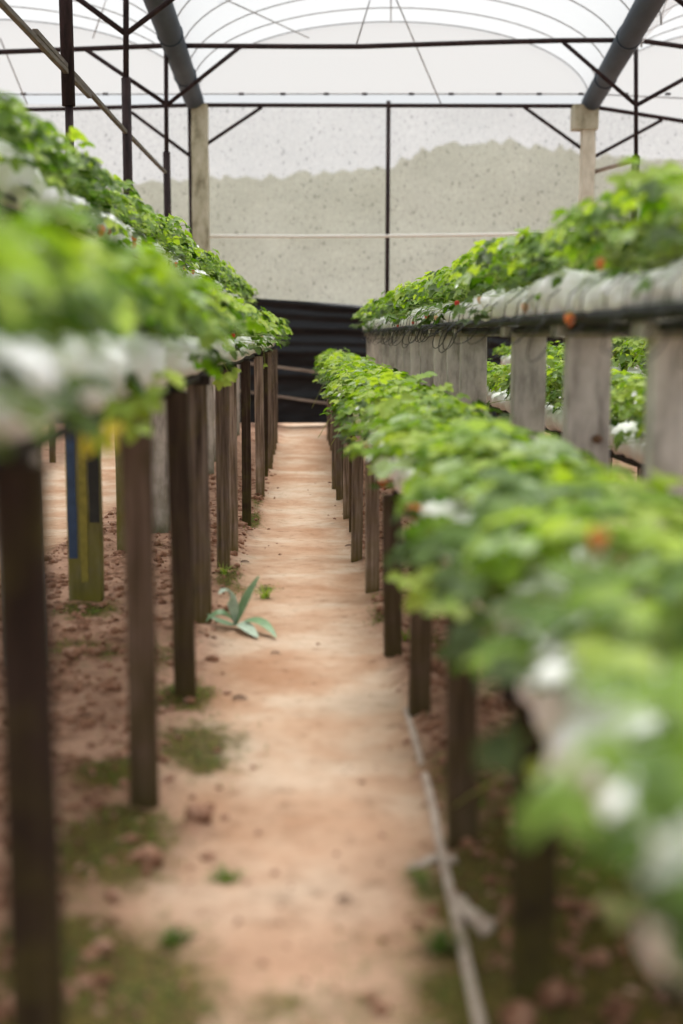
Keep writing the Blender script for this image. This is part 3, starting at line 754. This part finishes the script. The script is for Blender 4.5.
# ------------------------------------------------------------------ drip irrigation
root = empty('drip_line', (1.0, 10, zR2), 'black irrigation pipe with looped drip tubes along the right eye-level bench', 'irrigation pipe')
pts = []
y = 2.0
while y < YE + 2.3:
    pts.append(Vector((-.03 + .008 * math.sin(y * 3), y - 10, .012 + .014 * noise.noise(Vector((y * .8, 4, 4)))))); y += .2
mb = MB(); mb.tube(pts, .023, 10); link('pipe', mb.mesh('pipe', MPIPE, True), root)
y = 2.6
for i in range(64):
    mb = MB(); xx = -.035
    h0 = R.uniform(.10, .20)
    dy = R.uniform(-.06, .06)
    over = [Vector((xx + .17, y + dy - 10, BAGH + .03)), Vector((xx + .05, y + dy * .6 - 10, BAGH + .01)), Vector((xx - .035, y + dy * .3 - 10, BAGH * .6)), Vector((xx - .045, y - 10, .03))]
    mb.tube(over, .0027, 5)
    if i % 2 == 0 or y > 8:
        L = R.uniform(.06, .19); wd = R.uniform(.03, .09)
        loop = []
        for k in range(13):
            t = k / 12 * 2 * PI if R.random() < 2 else 0
            loop.append(Vector((xx - .06 + (wd * .9) * math.sin(t + .6), y - 10 + wd * math.sin(t) * (1 if L > .1 else .7), .02 - L * .5 * (1 - math.cos(t)))))
        mb.tube(loop, .003, 5)
    link('drip_tube', mb.mesh('drip_tube', MTUBE, True), root); y += R.uniform(.14, .42) + .003 * i
    if y > YE: break
for key, cx, z, y0, nm in [('L2', -1.0, zL2, 3.3, 'thin black irrigation pipe along the tallest left bench'), ('R1', .40, zR1, .8, 'thin black irrigation pipe under the bags of the lowest right bench')]:
    pts = []; y = y0
    while y < YE: pts.append((cx + .006 * math.sin(y * 2), y, z + .012 + .008 * noise.noise(Vector((y, 1, cx))))); y += .3
    mb = MB(); mb.tube(pts, .008, 8); tag(link('drip_line', mb.mesh('drip_line', MPIPE, True)), nm, 'irrigation pipe')

# ------------------------------------------------------------------ end wall
YW = 24.0
XL, XR = PY(195, 105, YW).x - .0, PY(590, 105, YW).x
XLL = XL - 7.03; XRR = XR + 7.03
ZR = PY(390, 105, YW).z            # rail height
ZG = PY(390, 94, YW).z
def grid_sheet(name, x0, x1, z0f, z1f, y, m, nxx=60, nz=30, amp=.03, thick=0):
    mb = MB(); vs_ = []
    for j in range(nz + 1):
        for i in range(nxx + 1):
            x = x0 + (x1 - x0) * i / nxx; a = z0f(x); b = z1f(x); z = a + (b - a) * j / nz
            vs_.append((x, y + amp * noise.noise(Vector((x * .9, z * 1.3, y))), z))
    fs = [(j * (nxx + 1) + i, j * (nxx + 1) + i + 1, (j + 1) * (nxx + 1) + i + 1, (j + 1) * (nxx + 1) + i) for j in range(nz) for i in range(nxx)]
    mb.add(vs_, fs); return mb.mesh(name, m, True)
zrail = lambda x: ZR - (0 if x < XR else (x - XR) * .165)
o = tag(link('wall_back', grid_sheet('wall_back', XLL, XRR, lambda x: .05, zrail, YW + .08, MNET)), 'grey speckled insect netting closing the far end of the greenhouse', None, None, 'structure')
# black plastic sheet, sagging with folds
pA, pB, pC, pD = PY(230, 297, YW), PY(345, 304, YW), PY(420, 312, YW), PY(560, 336, YW)
def ztop(x):
    P = [(XLL, pA.z + .05), (pA.x, pA.z), (pB.x, pB.z), (pC.x, pC.z), (pD.x, pD.z), (pD.x + .5, pD.z - .2)]
    for (a, b), (c, d) in zip(P, P[1:]):
        if x <= c: return b + (d - b) * max(0, (x - a) / (c - a))
    return P[-1][1]
mb = MB(); vs_ = []; NX, NZ = 130, 60; x0, x1 = -5.2, pD.x + .1
zb_ = PY(300, 421, YW).z
folds = [(.02, .10), (.10, .05), (.20, .07), (.33, .05), (.42, .08), (.50, .03), (.62, .05), (.78, .04)]
for j in range(NZ + 1):
    for i in range(NX + 1):
        x = x0 + (x1 - x0) * i / NX; b = ztop(x); a_ = zb_ - .03; q = j / NZ; z = a_ + (b - a_) * q
        qq = 1 - q; off = 0
        for c, am in folds: off += am * math.exp(-((qq - c - .015 * math.sin(x * .9 + c * 9)) / .035) ** 2) * (1 + .5 * noise.noise(Vector((x * .8, c * 9, 0))))
        off += .02 * noise.noise(Vector((x * 3, z * 8, 0)))
        vs_.append((x, YW - .08 - off, z))
mb.add(vs_, [(j * (NX + 1) + i, j * (NX + 1) + i + 1, (j + 1) * (NX + 1) + i + 1, (j + 1) * (NX + 1) + i) for j in range(NZ) for i in range(NX)])
tag(link('plastic_sheet', mb.mesh('plastic_sheet', MBLK, True)), 'creased black plastic sheet hung low across the far end of the path', 'plastic sheet')
for (pa, pb, w, lab) in [((262, 365), (332, 374), .055, 'upper pale batten holding the black plastic sheet'), ((262, 394), (332, 404), .05, 'lower brownish batten holding the black plastic sheet')]:
    a, b = PY(*pa, YW - .28), PY(*pb, YW - .28); d = b - a
    tag(link('batten', bar_mesh('batten', a - d * 2.5, b + d * 1.2, .03, w, MBAT, .1)), lab, 'batten')
# white cord across the net
mb = MB(); mb.tube([PY(150, 235, YW - .05), PY(195, 236, YW - .05), PY(300, 236.5, YW - .05), PY(388, 236, YW - .05), PY(470, 235, YW - .05), PY(590, 233, YW - .05)], .032, 6)
tag(link('cord', mb.mesh('cord', MROPE, True)), 'white cord stretched level across the netting', 'cord')
# thin vertical pole in the middle of the netting
mb = MB(); pt, pb_ = PY(388.5, 101, YW - .03), PY(387, 300, YW - .03); mb.tube([Vector((pb_.x, pb_.y, .0)), pb_, pt], .038, 8)
tag(link('wall_pole', mb.mesh('wall_pole', MSTEEL, True)), 'thin dark pole standing against the middle of the netting', 'pole')
# columns
def column(px, py0, w, dp, m, lab, cap=None):
    t = PY(px, py0, YW + .02)
    root = empty('corner_column', (t.x, YW + .02 - .3, 0), lab, 'column')
    link('shaft', bar_mesh('shaft', (0, 0, .0), (0, 0, t.z), w, dp, m, .12, .01), root)
    if cap: link('capital', bar_mesh('capital', (cap[0], 0, t.z - cap[2]), (cap[0], 0, t.z - .01), cap[1], dp + .08, MCOLB, .15, .01), root)
column(201, 108, .27, .3, MCOLB, 'stained beige concrete column under the left gutter')
column(585, 108, .22, .25, MCOLW, 'cream column with a brown capital under the right gutter', (-.06, .42, .42))

# gable films and roof films
ARISE = PY(392, 22, YW).z - ZR
def arch_pts(xa, xb, z, rise, n=28):
    return [(xa + (xb - xa) * (.5 - .5 * math.cos(PI * i / n)), z + rise * (math.sin(PI * i / n) ** .92)) for i in range(n + 1)]
BAYS = [('left', XLL, XL), ('middle', XL, XR), ('right', XR, XRR)]
GUTL = lambda y: XL + (PY(157, 0, 16.5).x - XL) * (YW - y) / 7.5 * .9
gxr = PY(652, 0, 16.5)
GUTR = lambda y: XR + (gxr.x - XR) * (YW - y) / 7.5
def bay_x(k, y):
    l = XL + .012 * (YW - y); r = max(XR - 1.0, XR + (gxr.x - XR) * (YW - y) / 7.5 * .55)
    return {'left': (l - 7.0, l), 'middle': (l, r), 'right': (r, r + 7.0)}[k]
for k, xa, xb in BAYS:
    ap = arch_pts(xa, xb, ZR, ARISE); n = len(ap); mb = MB()
    mb.add([(x, YW + .05, ZG if k != 'right' else zrail(x)) for x, z in ap] + [(x, YW + .05, max(z, ZG)) for x, z in ap], [(i, i + 1, n + i + 1, n + i) for i in range(n - 1)])
    tag(link('wall_gable', mb.mesh('wall_gable', MGABLE, True)), f'arched white film gable above the netting in the {k} bay', None, None, 'structure')
    ys = [YW + .1 - 1.0 * i for i in range(32)]; mb = MB(); vs_ = []
    for y in ys:
        a_, b_ = bay_x(k, y); vs_ += [(x, y, z + .045) for x, z in arch_pts(a_, b_, ZR, ARISE)]
    mb.add(vs_, [(j * n + i, j * n + i + 1, (j + 1) * n + i + 1, (j + 1) * n + i) for j in range(len(ys) - 1) for i in range(n - 1)])
    tag(link('ceiling', mb.mesh('ceiling', MFILM, True)), f'arched translucent plastic film roof of the {k} bay', None, None, 'structure')
    for i in range(0, 12):
        y = YW - .02 - [0, 1, 2.1][i] if i < 3 else YW - 2.1 - 1.35 * (i - 2); a_, b_ = bay_x(k, y)
        mb = MB(); mb.tube([(x, y, z) for x, z in arch_pts(a_, b_, ZR, ARISE, 40)], .010, 6)
        o = link('roof_hoop', mb.mesh('roof_hoop', MHOOP, True))
        lab = {0: 'thin steel roof hoop against the far gable of the %s bay' % k, 1: 'thin steel roof hoop just before the far gable hoop, %s bay' % k}.get(i, 'thin curved steel roof hoop spanning the %s bay' % k)
        tag(o, lab, 'hoop', 'roof hoops of the %s bay' % k)
# gutters
for lab, fx, sgn in (('left', GUTL, -1), ('right', GUTR, 1)):
    mb = MB(); mb.tube([Vector((fx(y), y, ZR + .02 + .0 * (YW - y))) for y in (YW - .15, 20, 16, 12, 8, 4)], .165, 16)
    root = empty('gutter', (fx(YW), YW, ZR), f'dark blue-grey round gutter pipe running under the roof on the {lab}', 'gutter')
    root.location = (0, 0, 0)
    link('pipe', mb.mesh('pipe', MGUT, True), root)
    for y in (21.5, 18.6):
        m2 = MB(); m2.tube([Vector((fx(y - .03), y - .03, ZR + .02)), Vector((fx(y + .03), y + .03, ZR + .02))], .178, 16); link('joint_band', m2.mesh('joint_band', MGUT, True), root)

# ------------------------------------------------------------------ steel frames
def tubeobj(name, pts, r, m, root, n=8, lab=None):
    mb = MB(); o0 = root.location; mb.tube([Vector(p) - o0 for p in pts], r, n); o = link(name, mb.mesh(name, m, True), root)
    if lab: o['label'] = lab
    return o
XPL, XPR = XL - .08, None
def frame(d, plx, prx, lab, tie, leftp, rightp, braces, ground=True):
    root = empty('roof_frame', (plx if plx is not None else 0, d, g0(d)), lab, 'steel frame', 'steel roof frames')
    if leftp:
        for pa, pb, r_ in leftp: tubeobj('post' if r_ < .045 else 'post_sleeve', [pa, pb], r_, MSTEEL, root)
    if rightp:
        for pa, pb, r_ in rightp: tubeobj('post' if r_ < .045 else 'post_sleeve', [pa, pb], r_, MSTEEL, root)
    if tie: tubeobj('tie_beam', tie, .036, MSTEEL, root)
    for a_, b_ in braces: tubeobj('brace', [a_, b_], .03, MSTEEL, root)
    return root
def vert(px, py, d, ztop_):
    p = PY(px, py, d); return p
# far frame
d = YW - .2
pl_, pr_ = PY(190.5, 155, d), PY(593, 157, d)
fr = frame(d, pl_.x, pr_.x, 'dark steel frame standing against the far netting, farthest of the frames',
      [PY(-80, 112, d), PY(60, 109, d), PY(195, 105, d), PY(388, 105.5, d), PY(590, 106, d), PY(600, 108, d), PY(720, 127, d)],
      [((pl_.x, d, g0(d)), (pl_.x, d, PY(190, 104, d).z), .04)], [((pr_.x, d, g0(d)), (pr_.x, d, PY(592, 104, d).z), .04)],
      [(PY(192, 154, d), PY(262, 107, d)), (PY(190, 156, d), PY(131, 112, d)), (PY(592, 156, d), PY(524, 107, d)), (PY(594, 157, d), PY(662, 120, d))])
tubeobj('batten', [PY(594, 172, d - .05), PY(634, 160, d - .05)], .035, MBAT, fr, lab='pale wooden strut')
d = 19.6
pl_, pr_ = PY(166.5, 104, d), PY(636, 104, d)
zt = PY(300, 45, d).z
frame(d, pl_.x, pr_.x, 'dark steel frame with the tie beam crossing the whole picture, next to farthest',
      [PY(-60, 56, d), PY(0, 52, d), PY(80, 49, d), PY(167, 45.5, d), PY(300, 46.5, d), PY(360, 46.5, d), PY(480, 42.5, d), PY(560, 40.5, d), PY(636, 40, d), PY(700, 49, d)],
      [((pl_.x, d, g0(d)), PY(166.5, 152, d), .052), (PY(166.5, 152, d), PY(166, 45, d), .032)], [((pr_.x, d, g0(d)), PY(636, 156, d), .055), (PY(636, 156, d), PY(636, 40, d), .032)],
      [(PY(167, 105, d), PY(240, 47, d)), (PY(166, 104, d), PY(85, 49, d)), (PY(636, 105, d), PY(563, 42, d)), (PY(637, 105, d), PY(700, 70, d))])
d = 15.1
pl_, pr_ = PY(126, 100, d), PY(700, 100, d)
frame(d, pl_.x, pr_.x, 'dark steel frame at the second left post, tie beam above the picture',
      [PY(-260, -40, d), PY(100, -34, d), PY(400, -34, d), PY(700, -36, d), PY(900, -30, d)],
      [((pl_.x, d, g0(d)), PY(126, 78, d), .052), (PY(126, 78, d), PY(126, -34, d), .032)], [((pr_.x, d, g0(d)), PY(700, 100, d), .055), (PY(700, 100, d), PY(700, -36, d), .032)],
      [(PY(126, 34, d), PY(80, 0, d) + (PY(80, 0, d) - PY(126, 34, d)) * .9), (PY(126, 34, d), PY(126, 34, d) + (PY(168, 2, d) - PY(126, 34, d)) * 1.9), (PY(700, 17, d), PY(640, -30, d))])
d = 11.4
pl_ = PY(67.5, 100, d); zt = PY(67, -120, d).z
zt = ZR + .1
frame(d, pl_.x, None, 'dark steel frame at the thickest left post, nearest of the frames',
      [Vector((-9, d, zt - .12)), Vector((pl_.x, d, zt)), Vector((5, d, zt)), Vector((9, d, zt - .1))],
      [((pl_.x, d, g0(d)), PY(69, 106, d), .034), (PY(68.7, 106, d), Vector((pl_.x, d, zt)), .055)], [(Vector((4.75, d, g0(d))), Vector((4.75, d, zt)), .034)],
      [])
# long wooden side rail tied to the left posts, and small lath lashed beside it
pts = [PY(0, 6, 8.85), PY(61, 70, 11.3), PY(122, 131, 15.0), PY(165, 172, 19.5)]
xs = sum(p.x for p in pts[1:]) / 3
root = empty('side_rail', (xs, 12, g0(12)), 'long pale wooden rail tied along the left steel posts', 'rail')
for a_, b_ in ((Vector((pts[1].x, 7.5, pts[1].z)) * 1, pts[1] + Vector((.04, 1.2, 0))), (pts[1] + Vector((.03, -1.2, .04)), pts[2] + Vector((.03, .5, 0))), (pts[2] + Vector((0, -.4, .03)), pts[3] + Vector((0, .2, 0)))):
    link('lath', bar_mesh('lath', a_ - root.location, b_ - root.location, .042, .042, MBRACE, .1), root)
# wires
wires = [((370, 0, 19.6), (356, 46, 19.6), 'thin bracing wire dropping to the tie beam left of the ridge'), ((394, -6, 21.5), (441, 104, 23.8), 'thin bracing wire slanting from the ridge to the far rail'), ((218, -4, 20.5), (309, 38, 23.8), 'thin bracing wire slanting down at the upper left of the middle bay'),
         ((0, 38, 22), (27, 104, 23.8), 'thin bracing wire in the left bay at the picture edge'), ((107, -3, 22), (93, 38, 23.5), 'short bracing wire beside the thick left post'), ((391, 22, 23.8), (391, -10, 20), 'short ridge wire above the far gable'), ((15, 66, 23.8), (-10, 70, 23.8), 'tiny wire at the far left picture edge')]
for a_, b_, lab in wires[:6]:
    mb = MB(); A, B = PY(*a_), PY(*b_); mb.tube([A, A * .5 + B * .5, B], .011, 5)
    tag(link('bracing_wire', mb.mesh('bracing_wire', MHOOP, True)), lab, 'wire')
mb = MB(); A, B = PY(-120, 95, YW - .01), PY(720, 100, YW - .01); mb.tube([A, PY(195, 94, YW - .01), PY(590, 94, YW - .01), B], .012, 5)
w = link('clip_wire', mb.mesh('clip_wire', MHOOP, True)); tag(w, 'thin horizontal wire with dark clips just above the far rail', 'wire')
mb = MB()
for px in range(20, 680, 43):
    a_ = PY(px + R.uniform(-4, 4), 94 + .02 * abs(px - 390) * (0), YW - .03); mb.tube([a_, a_ + Vector((.09, 0, 0))], .024, 6)
link('clips', mb.mesh('clips', MSTEEL), w)

# side and front enclosure netting
for nm, x in (('wall_left', XLL), ('wall_right', XRR)):
    mb = MB(); vs_ = []; NN = 30
    for i in range(NN + 1):
        y = -8 + (YW + 8.05) * i / NN
        for j in range(9): vs_.append((x + .03 * noise.noise(Vector((y, j, 0))), y, -.3 + (ZR + .3 - (1.15 if x > 0 else 0)) * j / 8))
    mb.add(vs_, [(i * 9 + j, i * 9 + j + 1, i * 9 + j + 10, i * 9 + j + 9) for i in range(NN) for j in range(8)])
    tag(link(nm, mb.mesh(nm, MNET, True)), 'insect netting along the %s side' % nm[5:], None, None, 'structure')

# ------------------------------------------------------------------ hill outside
mb = MB(); vs_ = []; NXH = 160
prof = [(-400, 205), (0, 195), (120, 188), (200, 184), (260, 180), (320, 175), (386, 172), (390, 168), (430, 152), (470, 147), (520, 152), (560, 158), (640, 165), (900, 190)]
def hz(px):
    for (a_, b_), (c_, d_) in zip(prof, prof[1:]):
        if px <= c_: return b_ + (d_ - b_) * (px - a_) / (c_ - a_)
    return prof[-1][1]
DH = 120.0
for i in range(NXH + 1):
    px = -400 + 1300 * i / NXH; top = PY(px, hz(px), DH)
    bump = -1.0 + .5 * noise.noise(Vector((px * .06, 0, 0))) + .5 * noise.noise(Vector((px * .2, 3, 0)))
    for j in range(13):
        q = j / 12; vs_.append((top.x * (1 - .35 * (1 - q)), 45 + (DH - 45) * q, -2 + (top.z + 2 + bump * q) * math.sin(q * PI / 2) + (noise.noise(Vector((px * .1, q * 9, 5))) * 1.0 if 0 < q < 1 else 0)))
mb.add(vs_, [(i * 13 + j, i * 13 + j + 1, i * 13 + j + 14, i * 13 + j + 13) for i in range(NXH) for j in range(12)])
tag(link('hill', mb.mesh('hill', MHILL, True)), 'wooded hill outside, seen dimly through the netting', None, None, 'structure')

# ------------------------------------------------------------------ things on the ground
def ribbon(mb, pts, w, t=.5, fold=.25):
    pts = [Vector(p) for p in pts]; n = 12; ctl = pts
    def bez(u):
        a = ctl[:]; 
        while len(a) > 1: a = [a[i].lerp(a[i + 1], u) for i in range(len(a) - 1)]
        return a[0]
    vs_ = []
    for i in range(n + 1):
        u = i / n; p = bez(u); d = (bez(min(1, u + .02)) - bez(max(0, u - .02))).normalized()
        s = d.cross(Vector((0, -.4, 1))).normalized() if abs(d.z) < .95 else Vector((1, 0, 0)); nn = s.cross(d)
        ww = w * (math.sin(PI * (u * .96 + .02) ** .8) ** .8 + .06)
        vs_ += [p - s * ww + nn * ww * fold, p, p + s * ww + nn * ww * fold]
    mb.add(vs_, [f for i in range(n) for f in ((i * 3, i * 3 + 1, i * 3 + 4, i * 3 + 3), (i * 3 + 1, i * 3 + 2, i * 3 + 5, i * 3 + 4))], t)
b0 = ground_hit(236, 628); D = b0.y
root = empty('broadleaf_weed', b0, 'broad-leaved green weed growing at the left edge of the path', 'weed')
def at(px, py, dd=0): return PY(px, py, D + dd) - b0
for pts, w, m, lab in [
    ([at(236, 628), at(240, 612, -.02), at(249, 592, -.02), at(259, 576)], .018, MWEED, 'tall upright green leaf'),
    ([at(236, 628), at(233, 598), at(229, 583), at(219, 594, -.08)], .017, MWEEDP, 'pale leaf bent over to the left'),
    ([at(236, 628), at(228, 612, -.05), at(216, 608, -.05), at(206, 624, -.04)], .016, MWEED, None),
    ([at(236, 628), at(243, 622, -.05), at(250, 632, -.12), at(258, 646, -.2)], .02, MWEEDP, 'pale leaf lying towards the path'),
    ([at(240, 625), at(254, 616, -.03), at(266, 622, -.1), at(276, 643, -.2)], .018, MWEED, None),
    ([at(236, 628), at(230, 628, -.02), at(218, 622, -.03), at(207, 614, 0)], .012, MWEED, None)]:
    mb = MB(); ribbon(mb, [Vector((p.x, p.y, max(p.z, gh(b0.x + p.x, b0.y + p.y) - b0.z + .012))) for p in pts], w * 1.45)
    o = link('leaf', mb.mesh('leaf', m, True), root)
    if lab: o['label'] = lab
for px, py, h, n, spread, t, lab in [
    (265, 598, .09, 46, .045, .7, 'light green grass tuft just behind the broad-leaved weed'), (226, 882, .035, 60, .06, .4, 'small green grass tuft on the path near the bottom left, upper one'), (176, 943, .035, 70, .055, .3, 'dark green grass tuft on the path near the bottom left, lower one'),
    (438, 950, .06, 60, .04, .25, 'dark green grass tuft beside the pale cord at the bottom'), (224, 575, .07, 30, .04, .7, 'yellow-green grass tuft at the foot of a left wooden post'), (420, 878, .03, 30, .035, .5, 'sparse green tuft under the torn pale scrap'),
    (378, 600, .05, 30, .04, .5, 'green grass tuft at the foot of a right wooden post'), (405, 640, .06, 24, .05, .6, 'thin grass tuft between two right wooden posts'), (245, 518, .05, 26, .05, .7, 'pale grass tuft far along the left path edge')]:
    p = ground_hit(px, py); mb = MB()
    for i in range(n):
        a_ = R.random() * 6.3; q = R.random() * spread * .5
        x, y = math.cos(a_) * q, math.sin(a_) * q
        blade(mb, Vector((x, y, gh(p.x + x, p.y + y) - p.z - .004)), h * R.uniform(.6, 1.35), .0032, R.uniform(.3, 1.4), a_ + R.uniform(-.5, .5), min(.94, max(.02, t + R.uniform(-.2, .2))), 4)
    tag(link('grass_tuft', mb.mesh('grass_tuft', MGRASS, False, True), None, p), lab, 'grass tuft', 'grass tufts by the path')
# pale cord along the right path edge
pts = []
for px, py in [(406, 712), (413, 735), (420, 760), (427, 785), (433, 810), (438, 840), (443, 862), (449, 890), (455, 915), (462, 945), (469, 980), (478, 1020), (486, 1060)]:
    p = ground_hit(px, py); pts.append(Vector((p.x, p.y, gh(p.x, p.y) + .006)))
mb = MB(); mb.tube(pts, .0115, 8)
tag(link('edging_cord', mb.mesh('edging_cord', MEDGE, True)), 'pale cord lying along the right edge of the path', 'cord')
def scrap(pxs, w, lab):
    P = [ground_hit(*q) for q in pxs]; mb = MB(); n = len(P); vs_ = []; N = 14
    for i in range(N + 1):
        u = i / N * (n - 1); k = min(n - 2, int(u)); p = P[k].lerp(P[k + 1], u - k); d = (P[k + 1] - P[k]); d.z = 0; d.normalize(); s = Vector((-d.y, d.x, 0))
        ww = w * (.6 + .6 * abs(noise.noise(Vector((u * 2.3, 1, w * 40))))) * (1 if 0 < i < N else .4)
        for j, e in enumerate((-1, -.3, .4, 1)):
            q = p + s * ww * e; vs_.append((q.x, q.y, gh(q.x, q.y) + .012 + .016 * abs(noise.noise(Vector((u * 3, j * .9, 3))))))
        for j, e in enumerate((1, -1)):
            q = p + s * ww * e; vs_.append((q.x, q.y, gh(q.x, q.y) + .004))
    fs = []
    for i in range(N):
        for j in range(6): fs.append((i * 6 + j, i * 6 + (j + 1) % 6, i * 6 + 6 + (j + 1) % 6, i * 6 + 6 + j))
    fs += [tuple(range(6)), tuple(range(N * 6, N * 6 + 6))]
    mb.add(vs_, fs); tag(link('torn_scrap', mb.mesh('torn_scrap', MEDGE, True)), lab, 'scrap')
scrap([(408, 874), (425, 866), (440, 862), (456, 866)], .018, 'torn pale scrap lying across the cord, upper one')
scrap([(455, 900), (464, 915), (478, 925), (491, 935)], .02, 'torn pale scrap curling off the cord, lower one')
# dry leaves on the path
for px, py, s, lab in [(276, 655, .022, 'small dry brown leaf on the path right of the weed'), (245, 563, .03, 'dark dry leaf beside the left post feet'), (345, 903, .02, 'small dark leaf near the bottom of the path'), (350, 547, .035, 'dark dry leaf at the right edge of the path'), (240, 700, .03, 'dark twig leaf on the left of the path'), (345, 515, .025, 'small dark leaf far along the right path edge')]:
    p = ground_hit(px, py); mb = MB(); ribbon(mb, [Vector((-s, 0, .004)), Vector((-s * .3, .01, .016)), Vector((s * .4, -.01, .012)), Vector((s, .005, .003))], s * .35)
    tag(link('dry_leaf', mb.mesh('dry_leaf', MDRY, True), None, p), lab, 'dry leaf', 'dry leaves on the path')

# ------------------------------------------------------------------ light
w = bpy.data.worlds.new('overcast'); SC.world = w; w.use_nodes = True
nt = w.node_tree; bg = nt.nodes['Background']
bg.inputs['Color'].default_value = (.955, .98, 1, 1); bg.inputs['Strength'].default_value = .62
sd = bpy.data.lights.new('sun', 'SUN'); sd.energy = 3.5; sd.angle = math.radians(26); sd.color = (1, .99, .965)
so = bpy.data.objects.new('sun', sd); COL.objects.link(so)
sdir = Vector((-.06, -.42, -1.25)).normalized()
so.rotation_euler = sdir.to_track_quat('-Z', 'Y').to_euler()
SC.cycles.use_denoising = True
SC.cycles.max_bounces = 10; SC.cycles.transparent_max_bounces = 12
